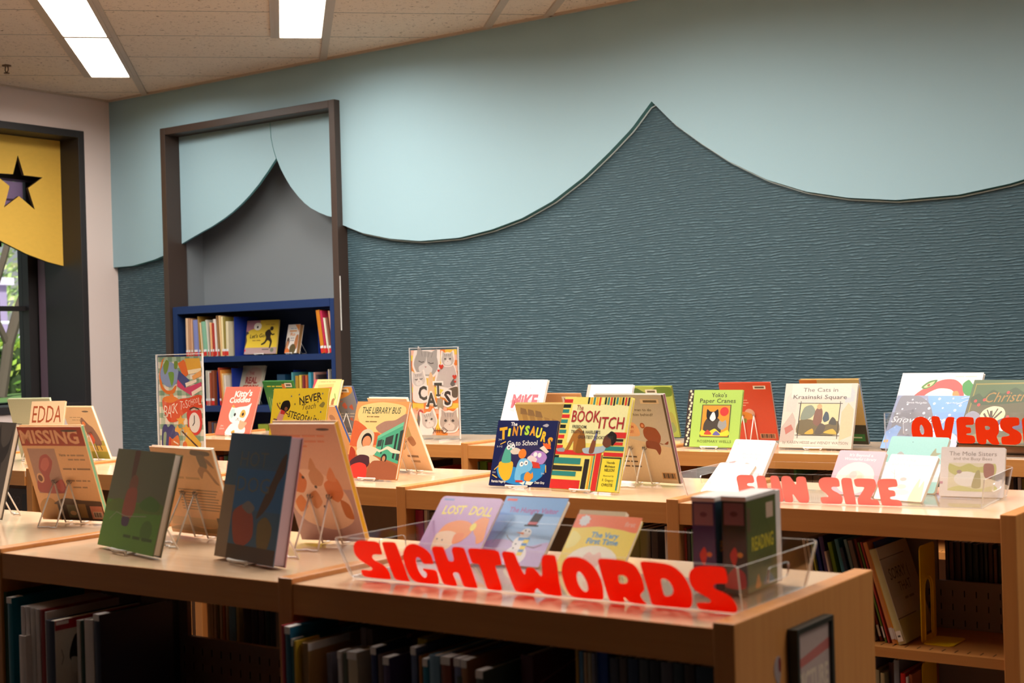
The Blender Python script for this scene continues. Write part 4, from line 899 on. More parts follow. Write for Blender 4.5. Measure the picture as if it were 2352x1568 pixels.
book('visitor', 'pale blue paperback with a snowman in a top hat', '#9dbfe2',
 [('R', 0, .72, 1, 1, '#7fa9d8'), ('S', [(0, .30), (.3, .36), (.7, .28), (1, .34), (1, 0), (0, 0)], '#b9a9d2'), ('R', .04, .93, .20, .965, '#d8625e'), ('T', 'The Hungry Visitor', .54, .80, .075, '#a5579a', .78, .02), ('L', [(.12, .3), (.2, .5), (.26, .66)], .012, '#8fa3c4'), ('L', [(.2, .5), (.34, .6)], .008, '#8fa3c4'), ('E', .56, .14, .17, .17, '#eef0f6'), ('E', .56, .32, .12, .12, '#f4f5fa'), ('E', .58, .46, .085, .085, '#f8f8fb'), ('R', .50, .565, .72, .585, '#20222e'), ('P', [(.54, .58), (.68, .58), (.72, .75), (.58, .76)], '#20222e'), ('P', [(.54, .59), (.68, .59), (.69, .63), (.545, .63)], '#b8323e'), ('P', [(.55, .47), (.55, .44), (.42, .47)], '#ea7a2c'), ('E', .56, .50, .012, .012, '#22242e'), ('E', .62, .49, .012, .012, '#22242e'), ('P', [(.50, .40), (.68, .40), (.69, .36), (.51, .35)], '#5f9ad0'), ('P', [(.60, .37), (.68, .37), (.66, .14), (.58, .14)], '#e9d264'), ('R', .59, .28, .67, .32, '#4f86c0'), ('R', .585, .19, .665, .23, '#4f86c0'), ('E', .50, .30, .012, .012, '#3a3c48'), ('E', .49, .24, .012, .012, '#3a3c48'), ('L', [(.45, .32), (.34, .38), (.30, .42)], .009, '#7a6470'), ('L', [(.68, .28), (.80, .26), (.90, .31)], .009, '#7a6470')],
 thick=.009, paper=True, rad=.008, name='paperback', group='easy readers in the SIGHTWORDS tray', other='#e8e2dc')
book('firsttime', 'yellow paperback with an orange top band and blue title The Very First Time', '#efcf4a',
 [('S', [(0, .995), (1, .995), (1, .74), (.75, .77), (.4, .80), (0, .76)], '#e8703c'), ('P', [(.15+.09*math.cos(R(k*20))*(1 if k % 2 else .8), .89+.105*math.sin(R(k*20))*(1 if k % 2 else .8)) for k in range(18)], '#cfd4d6'), ('T', 'first', .86, .87, .08, '#f4a78c', .16, .02), ('T', 'The Very', .55, .66, .09, '#2f8fc0', .42, .03), ('T', 'First Time', .55, .55, .09, '#2f8fc0', .48, .03), ('E', .5, .16, .40, .28, '#f3e6d2'), ('S', [(.36, .28), (.42, .36), (.5, .32), (.58, .37), (.64, .26), (.6, .12), (.4, .12)], '#e2bdb0'), ('S', [(.04, .70), (.2, .6), (.16, .45), (.03, .4)], '#f6de7a')],
 thick=.007, paper=True, rad=.012, name='paperback', group='easy readers in the SIGHTWORDS tray')
book('behind', 'cream paperback mostly hidden between the snowman book and the yellow one', '#d8c4a6', [], thick=.012, paper=True, name='paperback', pose=(-1.445, 2.225, 0, .105, .12, .62, 1.076))

GAIN[0] = 1.2
# middle row ---------------------------------------------------------------
book('greyback', 'sage grey book back with a gold winged figure, behind the EDDA book', '#a9ac90',
 [('S', [(.52, .80), (.60, .72), (.78, .80), (.88, .74), (.84, .60), (.70, .56), (.62, .48), (.55, .56), (.6, .64)], '#d8a03a'), ('S', [(.40, .60), (.55, .58), (.62, .46), (.56, .36), (.44, .40), (.40, .50)], '#d8a545'), ('E', .58, .62, .05, .05, '#e0b060'), ('S', [(.6, .42), (.74, .46), (.72, .34), (.62, .32)], '#5a8a7a'), ('L', [(.46, .72), (.58, .66)], .014, '#e3b45a'), ('L', [(.62, .5), (.8, .44)], .014, '#c98f2f')], spine='#d8d8c0', thick=.012)
easel('greyback', 'white wire easel holding up the sage grey book', .012)
book('edda', 'cream book with tall red-brown letters EDDA', '#d9b58c', [('T', 'EDDA', .50, .795, .27, '#9c4a2c', .86, .0), ('S', [(.36, .56), (.40, .62), (.46, .57), (.54, .62), (.57, .56), (.54, .46), (.40, .46)], '#8a3a2a'), ('E', .47, .50, .05, .05, '#a8402c'), ('X', [1, 6, 4], .78, .56, .028, '#a07a58', .2), ('R', .12, .10, .88, .40, '#c99a6c'), ('E', .5, .25, .2, .14, '#a86a42')], spine='#4b5570', thick=.012)
easel('edda', 'white wire easel behind the EDDA book', .012)
book('beigeback', 'beige book back with two people in coats on a yellow meadow', '#cdb48c',
 [('R', 0, 0, 1, .20, '#9c9a3a'), ('R', 0, .14, 1, .30, '#c9b055'), ('S', [(0, .30), (.3, .35), (.7, .31), (1, .36), (1, .26), (0, .26)], '#a3a24a'), ('S', [(.46, .72), (.55, .80), (.62, .74), (.70, .66), (.80, .60), (.88, .44), (.90, .28), (.72, .26), (.60, .40), (.52, .54)], '#7a5a50'), ('E', .55, .68, .055, .055, '#d07a3c'), ('S', [(.58, .50), (.68, .48), (.72, .36), (.62, .28), (.56, .38)], '#d2562e'), ('L', [(.70, .28), (.70, .16)], .03, '#5f4a3c'), ('L', [(.82, .28), (.84, .17)], .03, '#5f4a3c'), ('L', [(.6, .30), (.62, .18)], .03, '#54423a'), ('S', [(.20, .60), (.26, .66), (.32, .58), (.26, .5)], '#8a5a40')] + [('X', [3, 4, 4], .34, .80, .03, '#a08b68', .36), ('X', [6, 3, 4], .36, .75, .03, '#a08b68', .30)] + oval(.74, .915, .22), spine='#e3ddd2', thick=.012)
easel('beigeback', 'white wire easel holding up the beige meadow book', .012)
book('brownback', 'brown book back with a blue spine, behind the yellow stegosaurus book', '#b98a55', [('E', .8, .80, .08, .07, '#8a5a34'), ('S', [(.3, .5), (.6, .62), (.8, .5), (.7, .34), (.4, .34)], '#a67848')] + bars(.7, .06, .92, .14), spine='#3d5590', thick=.012)
easel('brownback', 'white wire easel holding up the brown blue-spined book', .012)
book('whiteback', 'cream book back with brown sketches, leaning behind the library bus book', '#dcbd95',
 [('S', [(.66, .86), (.80, .88), (.88, .74), (.76, .70)], '#bf9468'), ('R', .35, .46, .80, .64, '#a79a62'), ('S', [(.38, .40), (.5, .44), (.56, .34), (.46, .28)], '#a8895c'), ('S', [(.66, .44), (.8, .48), (.84, .38), (.72, .34)], '#9a6c46'), ('R', .50, .18, .78, .21, '#7d624a'), ('R', .56, .11, .78, .14, '#a3835f')], spine='#f0e6d6', other='#d5d9c0', thick=.011)
easel('whiteback', 'white wire easel holding up the cream sketch book', .011)
book('bus', 'orange-brown book titled The Library Bus with a green bus', '#d9955a',
 [('R', 0, 0, 1, .30, '#a8653f'), ('S', [(.10, .94), (.5, .99), (.95, .93), (.90, .72), (.6, .62), (.4, .60), (.2, .66), (.06, .80)], '#efc27e'), ('S', [(0, .74), (.22, .68), (.36, .60), (.55, .58), (.55, .44), (0, .42)], '#c95f38'), ('S', [(.45, .66), (.6, .74), (.8, .76), (1.0, .84), (1.0, .60), (.6, .58)], '#a27a68'), ('P', [(.52, .52), (.97, .70), (.99, .20), (.52, .30)], '#4fa27e'), ('P', [(.52, .55), (.97, .74), (.97, .69), (.52, .51)], '#6cbb92'), ('P', [(.54, .49), (.62, .51), (.62, .42), (.54, .41)], '#3c4744'), ('P', [(.68, .53), (.82, .57), (.82, .45), (.68, .43)], '#39433f'), ('P', [(.86, .58), (.90, .59), (.90, .26), (.86, .27)], '#2f3a36'), ('P', [(.93, .62), (.99, .64), (.99, .24), (.93, .25)], '#39433f'), ('R', .63, .32, .65, .50, '#2f3a36'), ('E', .71, .26, .055, .07, '#33302e'), ('E', .71, .26, .03, .04, '#b8835c'), ('S', [(.14, .46), (.20, .60), (.32, .64), (.44, .58), (.46, .44), (.42, .36), (.20, .34)], '#c9bfa2'), ('E', .32, .49, .10, .105, '#2b2422'), ('E', .325, .47, .082, .085, '#d98a5e'), ('S', [(.16, .36), (.34, .42), (.50, .40), (.56, .36), (.46, .28), (.24, .26)], '#d2c7aa'), ('S', [(.50, .40), (.62, .37), (.74, .42), (.86, .39), (.99, .36), (.99, .33), (.84, .34), (.74, .38), (.60, .34)], '#dccdb0'), ('S', [(.03, .40), (.14, .34), (.16, .20), (.05, .18)], '#a63a26'), ('S', [(.08, .22), (.24, .30), (.42, .28), (.44, .16), (.28, .10), (.10, .12)], '#4a2a30'), ('S', [(.10, .15), (.26, .20), (.40, .16), (.42, .01), (.10, .01)], '#d93a30'), ('S', [(.44, .30), (.60, .26), (.72, .18), (.58, .16), (.46, .20)], '#cdb893'), ('S', [(.5, .22), (.8, .22), (.99, .16), (.99, .01), (.46, .01)], '#98563a'), ('T', 'THE LIBRARY BUS', .50, .885, .085, '#42503f', .74, .0, .12), ('X', [2, 1, 3, 6], .36, .80, .025, '#8a6a42', .24), ('X', [4, 8], .34, .735, .025, '#8a6a42', .22)],
 spine='#c96a35', thick=.012)
easel('bus', 'white wire easel behind the library bus book', .012)
TC = ['#f0a52c', '#c9d43a', '#c98a2a', '#efc23a', '#a9cf3c', '#e09a2c', '#d5d23c', '#f0b42c', '#e39a28']
book('tiny', 'navy book titled The Tinysaurs Go to School, small and square', '#141d4d',
 [('E', .50, .34, .40, .335, '#2c2a52'), ('S', [(.10, .30), (.14, .14), (.30, .05), (.5, .02), (.7, .05), (.86, .16), (.90, .32), (.84, .34), (.6, .26), (.3, .30)], '#2f86c4'), ('T', 'The', .28, .945, .055, '#ece6da', .11, .03)]
 + [('T', ch, .12+.098*k, .80+.05*math.sin(k*.42)-.0135*max(0, k-5)**2, (.17, .12, .13, .14, .13, .13, .14, .14, .15)[k], TC[k], (.13, .045, .085, .09, .08, .095, .09, .085, .085)[k], .05, 0, (8, 0, 0, 2, 0, -4, -6, -10, -16)[k]) for k, ch in enumerate('TiNYSAURS')]
 + [('T', 'Go to School', .46, .655, .075, '#e9e4da', .50, .01, 0, 2), ('S', [(.13, .36), (.14, .20), (.24, .08), (.34, .12), (.35, .36)], '#f0ab2c'), ('S', [(.16, .36), (.19, .56), (.24, .62), (.34, .60), (.36, .54), (.30, .50), (.31, .36)], '#4fa08c'), ('S', [(.28, .53), (.36, .58), (.45, .55), (.43, .49), (.33, .48)], '#cfc3b4'), ('E', .245, .585, .034, .036, '#f2efe8'), ('E', .315, .60, .034, .036, '#f2efe8'), ('E', .25, .583, .012, .012, '#222230'), ('E', .32, .598, .012, .012, '#222230'), ('E', .49, .49, .065, .07, '#e57a2c'), ('S', [(.62, .46), (.70, .54), (.84, .52), (.90, .44), (.84, .34), (.70, .36)], '#a87fbe'), ('S', [(.58, .43), (.64, .47), (.74, .42), (.72, .36), (.62, .37)], '#d5c4c4'), ('E', .705, .485, .032, .034, '#f2efe8'), ('E', .775, .475, .032, .034, '#f2efe8'), ('S', [(.42, .28), (.46, .40), (.56, .42), (.68, .34), (.66, .24), (.52, .18), (.52, .08), (.42, .10)], '#6fb2d9'), ('E', .50, .335, .034, .036, '#f2efe8'), ('E', .57, .355, .034, .036, '#f2efe8'), ('E', .505, .335, .012, .012, '#222230'), ('E', .575, .352, .012, .012, '#222230'), ('P', [(.66, .38), (.78, .36), (.82, .28), (.70, .28)], '#bf3a30'), ('P', [(.80, .66), (.92, .64), (.95, .57), (.84, .57)], '#e2602c'), ('P', [(.76, .58), (.82, .62), (.92, .53), (.88, .50)], '#ded2c0'), ('S', [(.58, .18), (.62, .22), (.68, .19), (.70, .22), (.72, .14), (.66, .08), (.58, .10)], '#e58a34'), ('P', [(.50, .05), (.60, .08), (.58, .02)], '#eae2d2'), ('P', [(.62, .08), (.74, .07), (.70, .02), (.61, .03)], '#eae2d2'), ('R', .44, .06, .56, .09, '#c83a2c'), ('L', [(.06, .24), (.12, .30)], .014, '#e8b04a'), ('L', [(.04, .16), (.12, .12)], .014, '#e8b04a'), ('L', [(.90, .32), (.915, .22)], .014, '#e8b04a'), ('L', [(.10, .63), (.18, .67)], .014, '#e8b04a'), ('T', '2+4', .08, .70, .03, '#d8d4cc', .05), ('T', '3-1=2', .09, .595, .028, '#d8d4cc', .09), ('T', '3+4', .06, .20, .028, '#d8d4cc', .05), ('T', '2+4', .87, .20, .028, '#d8d4cc', .05), ('T', 'Patricia Hegarty', .16, .065, .035, '#e6e1d8', .24, .02), ('T', 'Dean Gray', .84, .065, .035, '#e6e1d8', .16, .02), ('S', [(.76, .92), (.82, .95), (.86, .93), (.83, .90)], '#a8a4ac')],
 spine='#101740', thick=.010)
easel('tiny', 'white wire easel under the navy dinosaur school book', .010)
BI = []
for k, c in enumerate(['#c9302c', '#1d2320', '#2f7f78', '#c9302c', '#2f7f78', '#1d2320', '#2f7f78', '#c9302c', '#2b2a28', '#c9302c', '#2f7f78', '#1d2320']):
    y1 = .975-.056*k; BI.append(('R', 0, y1-.040, .13-.012*(k % 3)-.004*k, y1, c))
for k, c in enumerate(['#1d2320', '#e2a02a', '#2f7f78', '#e2a02a', '#c9302c', '#efe38c', '#1d2320', '#2f7f78', '#c9302c', '#1d2320', '#2f7f78', '#c9a02a', '#1d2320', '#c9302c', '#3a2a3a']):
    BI.append(('R', .36+.042*k, .925-.004*k % .02, .385+.042*k, .998, c))
BI += [('R', 0, 0, .44, .10, '#c9302c'), ('R', 0, .14, .36, .19, '#2f7f78'), ('R', 0, .20, .44, .25, '#2b2926'), ('R', 0, .27, .40, .335, '#2f7f78'), ('R', 0, .37, .60, .42, '#c9302c'), ('R', .46, 0, .53, .33, '#2b2926'), ('R', .55, 0, .57, .36, '#e09a2a'), ('R', .585, 0, .60, .37, '#2f7f78'), ('R', .615, 0, .69, .44, '#c9302c'), ('R', .70, .0, .71, .38, '#2b2926'), ('R', .72, .37, 1, .41, '#c9302c'), ('R', .68, .43, 1, .475, '#2f7f78'), ('R', .72, .49, .97, .52, '#c9302c'), ('R', .78, .53, .97, .555, '#2b2926'), ('R', .78, .565, 1, .625, '#c9302c'), ('R', .72, .0, .97, .345, '#e3cf3e'), ('R', .72, .345, .99, .36, '#2b2926'), ('R', .97, .02, .99, .34, '#2f7f78'),
 ('S', [(.03, .415), (.14, .43), (.22, .60), (.30, .66), (.36, .62), (.40, .50), (.42, .42), (.30, .40), (.26, .42), (.24, .52), (.18, .42)], '#a06a2c'), ('S', [(.30, .40), (.32, .60), (.38, .62), (.44, .42)], '#8a561f'), ('S', [(.02, .43), (.12, .44), (.13, .40), (.03, .40)], '#8b949a'), ('S', [(.40, .44), (.54, .46), (.66, .47), (.74, .50), (.72, .42), (.60, .39), (.44, .39)], '#9fb0ba'), ('S', [(.50, .40), (.52, .52), (.56, .56), (.58, .50), (.57, .40)], '#7a4632'), ('P', [(.545, .53), (.575, .53), (.585, .64), (.555, .64)], '#6a6f9a'), ('S', [(.68, .50), (.70, .58), (.78, .62), (.84, .56), (.80, .48), (.74, .46)], '#6a3c2a'), ('S', [(.73, .58), (.78, .635), (.86, .60), (.87, .53), (.82, .48), (.79, .55)], '#211c1a'),
 ('T', 'The', .26, .885, .055, '#8c2430', .10, .0, .05), ('T', 'BOOK', .37, .79, .125, '#a02a30', .42, .01), ('T', 'ITCH', .76, .725, .125, '#a02a30', .36, .01), ('T', 'FREEDOM,', .30, .675, .034, '#3c3a38', .22, .01), ('T', 'TRUTH & HARLEM\'S', .40, .62, .034, '#3c3a38', .44, .01), ('T', 'GREATEST BOOKSTORE', .56, .565, .034, '#3c3a38', .52, .01), ('T', 'Vaunda', .845, .305, .026, '#4a4424', .12, .01), ('T', 'Micheaux', .845, .265, .026, '#4a4424', .15, .01), ('T', 'NELSON', .845, .225, .030, '#3a3620', .14, .015), ('T', 'illustrated by', .845, .165, .016, '#5a5430', .15), ('T', 'R. Gregory', .845, .12, .028, '#4a4424', .16), ('T', 'CHRISTIE', .845, .07, .030, '#3a3620', .16, .01)]
book('itch', 'yellow book titled The Book Itch with a person lying down reading', '#ddd06a', [('R', .14, .5, .97, .92, '#e4dca0')]+BI, spine='#c9b040', thick=.012)
easel('itch', 'white wire easel under the yellow Book Itch book', .012)
book('greyman', 'grey and tan book back with a round brown bear and speech bubble', '#b9b2a8',
 [('P', [(0, 0), (1, 0), (1, .40), (.40, .50), (0, .54)], '#cbb596'), ('R', .97, 0, 1, 1, '#57463a'), ('T', 'rienced man to do', .58, .83, .030, '#4b4034', .42, .01), ('T', 'leaves him behind?', .58, .775, .030, '#4b4034', .44, .01), ('S', [(.16, .56), (.16, .68), (.26, .72), (.50, .68), (.56, .60), (.54, .53), (.3, .53)], '#d9a87e'), ('T', 'GIVE THEM', .36, .635, .030, '#b8604a', .26, .015), ('T', 'COURAGE!', .36, .58, .030, '#b8604a', .24, .015), ('S', [(.62, .52), (.62, .60), (.68, .64), (.80, .62), (.85, .54), (.82, .46), (.72, .44)], '#8c4424'), ('E', .62, .65, .035, .035, '#a2552e'), ('E', .62, .65, .018, .018, '#cf8a66'), ('S', [(.64, .48), (.80, .46), (.82, .38), (.78, .32), (.74, .38), (.62, .40)], '#7e3a1e'), ('S', [(.80, .46), (.92, .44), (.94, .48), (.86, .44)], '#7e3a1e'), ('X', [4, 2, 5], .30, .29, .035, '#5a4a38', .30, .01, 0, 3), ('X', [4, 4], .34, .235, .035, '#5a4a38', .22, .01, 0, 3), ('X', [6, 5], .32, .18, .035, '#5a4a38', .34, .01, 0, 4), ('R', .66, .90, .92, .95, '#d8c2a4'), ('R', .70, .912, .89, .938, '#6a5a4a')] + bars(.76, .045, .96, .12, '#33291f', '#b98f5f'),
 spine='#8a5560', thick=.012)
easel('greyman', 'white wire easel holding up the grey bear book', .012)
book('arch', 'olive brown book back with houses above an orange arch', '#b3934f',
 [('R', 0, .55, 1, 1, '#b7a05c')] + [('P', [(.08+.14*k, .60), (.20+.14*k, .60), (.19+.14*k, .86-.02*k), (.10+.14*k, .88-.02*k)], '#a58a4c') for k in range(6)] + [('P', [(.07+.14*k, .86-.02*k), (.21+.14*k, .85-.02*k), (.20+.14*k, .93-.02*k), (.10+.14*k, .95-.02*k)], '#86704a') for k in range(3)] + [('S', [(.05, .40), (.12, .56), (.35, .66), (.65, .66), (.9, .56), (.97, .40), (.85, .40), (.7, .52), (.35, .54), (.18, .40)], '#d2763e'), ('S', [(.2, .40), (.36, .52), (.66, .52), (.82, .40)], '#d9a05e')], spine='#8a6a3a', thick=.012)
easel('arch', 'white wire easel holding up the olive brown arch book', .012)

GAIN[0] = .92
# middle row, FUN SIZE tray -------------------------------------------------
book('wewere', 'pale pink little book with a white title panel, farthest left in the FUN SIZE tray', '#eccdd0', [('R', .22, .42, .86, .84, '#f4ece6'), ('T', 'When We Were', .54, .70, .055, '#b39a9c', .46), ('T', 'Very Young', .54, .63, .055, '#b39a9c', .36), ('S', [(.44, .46), (.5, .52), (.6, .50), (.58, .45)], '#b8a294'), ('E', .12, .9, .02, .02, '#dcb4ba'), ('E', .9, .3, .02, .02, '#dcb4ba'), ('E', .1, .5, .02, .02, '#dcb4ba'), ('E', .9, .92, .02, .02, '#dcb4ba')], thick=.011, name='little_book', rad=.006, paper=True, group='little books in the FUN SIZE tray')
book('white', 'plain white little book lying back in front of the pale pink one', '#f3efe8', [('X', [3, 6, 3], .5, .9, .04, '#dcd6cc', .5), ('E', .3, .3, .10, .08, '#eadfd6')], thick=.009, name='little_book', rad=.006, paper=True, group='little books in the FUN SIZE tray')
book('pinklib', 'rose pink little book with a cream oval picture', '#e0a9b4', [('T', 'It\'s Beyond a', .5, .90, .06, '#f1d6da', .5, .02), ('T', 'Wonderful Library', .5, .81, .06, '#f1d6da', .68, .02), ('E', .5, .38, .40, .34, '#efe0cc'), ('S', [(.3, .40), (.5, .55), (.7, .42), (.6, .25), (.38, .26)], '#e8cdb8'), ('E', .45, .45, .08, .08, '#dcb8ac'), ('E', .6, .4, .06, .06, '#cfc8a8')], thick=.010, name='little_book', rad=.006, paper=True, group='little books in the FUN SIZE tray')
book('teal', 'teal little book with a bird and a grey title band', '#7fb8ae', [('R', 0, .20, 1, .50, '#c9ccd0'), ('R', 0, .50, 1, .515, '#e6ebe8'), ('T', 'a quiet POND', .5, .40, .075, '#4d565c', .6), ('S', [(.76, .66), (.82, .80), (.85, .72), (.93, .71), (.86, .66), (.82, .60)], '#7d7a46'), ('S', [(.14, .52), (.18, .66), (.24, .72), (.32, .66), (.36, .54)], '#8f8f88'), ('E', .4, .9, .008, .008, '#3f5c58')], thick=.010, name='little_book', rad=.006, paper=True, group='little books in the FUN SIZE tray')
book('boy', 'cream little book with a pond drawing, titled a boy, a dog and a frog', '#efe3d6', [('T', 'a boy, a dog', .34, .90, .07, '#b4a79c', .46), ('T', 'and a frog', .30, .79, .07, '#b4a79c', .40), ('R', .54, .775, .9, .785, '#b4a79c'), ('L', [(.2, .66), (.26, .5), (.3, .36)], .014, '#c2a898'), ('L', [(.26, .5), (.38, .62)], .01, '#c2a898'), ('L', [(.24, .56), (.14, .62)], .01, '#c2a898'), ('E', .48, .30, .10, .05, '#d8bfb0'), ('E', .52, .18, .16, .06, '#e4d3c4'), ('S', [(.72, .0), (.74, .3), (.80, .5), (.84, .3), (.90, .45), (.97, .1), (.97, .0)], '#cfd39a'), ('E', .46, .46, .07, .04, '#b9a69a')], thick=.010, name='little_book', rad=.004, paper=True, group='little books in the FUN SIZE tray')
book('mole', 'white little book titled The Mole Sisters with a blurry garden picture', '#f1e4df', [('R', .13, .12, .86, .68, '#e6dcc0'), ('S', [(.14, .66), (.3, .60), (.45, .67), (.6, .60), (.85, .67), (.85, .45), (.6, .5), (.3, .42), (.14, .5)], '#cfc98a'), ('S', [(.68, .66), (.82, .66), (.84, .48), (.78, .36), (.69, .42)], '#b08478'), ('E', .42, .36, .2, .12, '#f1e9e2'), ('S', [(.5, .2), (.56, .5), (.62, .52), (.64, .2)], '#b9ad84'), ('S', [(.14, .12), (.3, .22), (.6, .16), (.85, .24), (.85, .12)], '#d9d598'), ('E', .3, .5, .04, .03, '#b8a09a'), ('T', 'The Mole Sisters', .50, .87, .085, '#a99a92', .74), ('T', 'and the Busy Bees', .50, .77, .06, '#b5a59c', .60), ('R', 0, .25, .05, .30, '#d8a0b0')], thick=.010, name='little_book', rad=.004, paper=True, group='little books in the FUN SIZE tray')

GAIN[0] = .88
# back row ------------------------------------------------------------------
book('kitty', 'coral book titled Kitty\'s Cuddles with a white kitten', '#e2715c',
 [('T', 'Kitty\'s', .56, .86, .12, '#f2e9dd', .50, .03, .1, 3), ('T', 'Cuddles', .50, .73, .11, '#f2e9dd', .60, .03, .1, 2), ('S', [(.30, .54), (.28, .40), (.36, .28), (.56, .22), (.76, .28), (.84, .44), (.84, .56), (.86, .66), (.74, .60), (.54, .58), (.42, .56), (.34, .62)], '#efe9df'), ('S', [(.31, .52), (.40, .54), (.44, .44), (.38, .34), (.31, .40)], '#b9d3cf'), ('S', [(.60, .38), (.62, .50), (.70, .52), (.76, .44), (.72, .36)], '#e3a552'), ('S', [(.31, .58), (.35, .62), (.40, .56)], '#e3a552'), ('E', .45, .42, .030, .034, '#2c2a2c'), ('E', .68, .43, .030, .034, '#2c2a2c'), ('E', .56, .34, .018, .012, '#8a6a5c'), ('L', [(.50, .30), (.56, .315), (.62, .30)], .008, '#6a5a52'), ('S', [(.30, .02), (.34, .16), (.44, .24), (.70, .22), (.84, .14), (.80, .02)], '#ece7e0'), ('E', .72, .20, .10, .085, '#e9a583'), ('E', .66, .275, .032, .032, '#e9a583'), ('E', .82, .24, .032, .032, '#e9a583'), ('S', [(.46, .07), (.54, .10), (.56, .04), (.48, .03)], '#e3a04a'), ('T', 'Jane', .15, .19, .035, '#f1d9cc', .08), ('T', 'Cabrera', .16, .13, .035, '#f1d9cc', .14)], spine='#efe2d4', thick=.010)
easel('kitty', 'white wire easel under the coral kitten book', .010)
book('greenback', 'green book back with pale grass strokes, beside the yellow stegosaurus book', '#2f7a37', [('X', [3, 2, 6], .40, .905, .04, '#d8cf3a', .56, .02), ('R', .62, .87, .74, .95, '#d87a2c'), ('R', .72, .89, .95, .965, '#e9e0cc'), ('R', .76, .91, .92, .945, '#6a5a48')] + lines(.28, .62, .82, 5, .04, '#a9c99a', .01) + [('L', [(.02+.05*k, .02), (.05+.06*k, .35+.2*((k*37) % 5)/5), (.1+.07*k, .70-.03*k)], .02, ('#7fb45a', '#a6cf7c', '#4f9a4a')[k % 3]) for k in range(9)], spine='#2b6a33', thick=.012)
easel('greenback', 'white wire easel holding up the green grass book', .012)
book('yellow', 'pale yellow book with a red doorway, tallest behind the stegosaurus book', '#e9d08a', [('P', [(0, 1), (.12, 1), (0, .75)], '#c9525a'), ('P', [(.22, .84), (.72, .86), (.70, .50), (.24, .48)], '#c9674a'), ('P', [(.18, .90), (.76, .92), (.76, .86), (.20, .84)], '#e2ba72'), ('P', [(.28, .80), (.66, .82), (.64, .56), (.30, .54)], '#d8805c'), ('L', [(.86, .74), (.92, .66), (.86, .58), (.9, .5)], .03, '#6f9a4a'), ('S', [(.8, .62), (.88, .66), (.9, .52), (.82, .48)], '#a86a44'), ('X', [1, 6, 2, 3, 4], .5, .955, .03, '#bfa468', .6), ('S', [(.78, .36), (.86, .39), (.9, .35)], '#4a4a44')], spine='#d9636c', thick=.016)
easel('yellow', 'white wire easel behind the pale yellow doorway book', .016)
stars = [('P', [(x+.018*(1 if q % 2 == 0 else .4)*math.cos(R(90+36*q)), .55+.45*y+.018*.85*(1 if q % 2 == 0 else .4)*math.sin(R(90+36*q))) for q in range(10)], c) for x, y, c in ((.34, .80, '#4a5a7a'), (.48, .84, '#3f4f70'), (.90, .86, '#4a5a7a'), (.90, .40, '#34507c'), (.10, .20, '#3a4a6a'), (.14, .62, '#5a5430'), (.56, .58, '#5a5430'), (.83, .66, '#5a5430'), (.42, .60, '#5a5430'), (.8, .30, '#5a5430'))]
book('steg', 'bright yellow book titled Never Teach a Stegosaurus',  '#dcb92c',
 [('T', 'NEVER', .69, .885, .085, '#3a3026', .40, .02, 0, 12), ('T', 'Teach', .68, .795, .065, '#4a4030', .24, 0, .35, 6), ('T', 'a', .66, .735, .045, '#4a4030', .028, .02), ('T', 'STEGOSAURUS', .64, .655, .075, '#3a3026', .66, .015, 0, -13), ('S', [(.16, .78), (.20, .85), (.30, .86), (.34, .80), (.30, .74), (.20, .73)], '#1d1713'), ('E', .265, .765, .030, .030, '#7a4a30'), ('P', [(.17, .76), (.25, .735), (.22, .62), (.10, .64)], '#c98a7a'), ('P', [(.18, .76), (.26, .735), (.25, .70), (.17, .71)], '#b5322c'), ('L', [(.16, .76), (.10, .81), (.09, .83)], .018, '#7a4a30'), ('L', [(.12, .64), (.06, .65)], .02, '#7a4a30'), ('L', [(.20, .63), (.18, .58)], .02, '#7a4a30'), ('L', [(.25, .73), (.32, .70)], .018, '#7a4a30'), ('S', [(.86, .80), (.92, .845), (.96, .825), (.93, .78)], '#8a7a3a'), ('E', .40, .60, .03, .03, '#e6e6dc'), ('E', .50, .60, .03, .03, '#dfe4ee'), ('S', [(.10, .20), (.2, .42), (.45, .56), (.7, .44), (.92, .2), (.8, .1), (.2, .1)], '#8fae6a')] + stars, spine='#cfae2a', thick=.010)
easel('steg', 'white wire easel under the yellow stegosaurus book', .010)
book('giraffe', 'slate blue book back with an orange giraffe-spot band', '#8d8f98', [('S', [(0, .80), (.3, .84), (.55, .90), (.75, .99), (.98, .99), (.95, .88), (.7, .78), (.3, .70), (0, .68)], '#e09a38')] + [('E', .12+.16*k, .76+.035*k, .045, .035, '#a86424') for k in range(5)] + [('R', .40, .88, .86, .965, '#e5d8c2'), ('R', .48, .90, .80, .94, '#6a5c4c'), ('S', [(.5, .60), (.62, .66), (.66, .56), (.58, .52)], '#d2664a'), ('S', [(.72, .56), (.84, .62), (.84, .50)], '#d2664a'), ('X', [4, 3], .36, .68, .04, '#c9705a', .4, .02), ('S', [(.2, .50), (.3, .54), (.34, .46), (.24, .44)], '#cf6f58'), ('S', [(.62, .30), (.72, .34), (.74, .26)], '#cf6f58'), ('X', [1, 4, 4, 4], .55, .42, .04, '#d8d0c0', .6), ('X', [5, 1, 4], .6, .36, .04, '#d8d0c0', .4), ('R', 0, 0, 1, .12, '#7a7f92')], spine='#3a4a8c', thick=.012)
easel('giraffe', 'white wire easel holding up the slate blue giraffe book', .012)
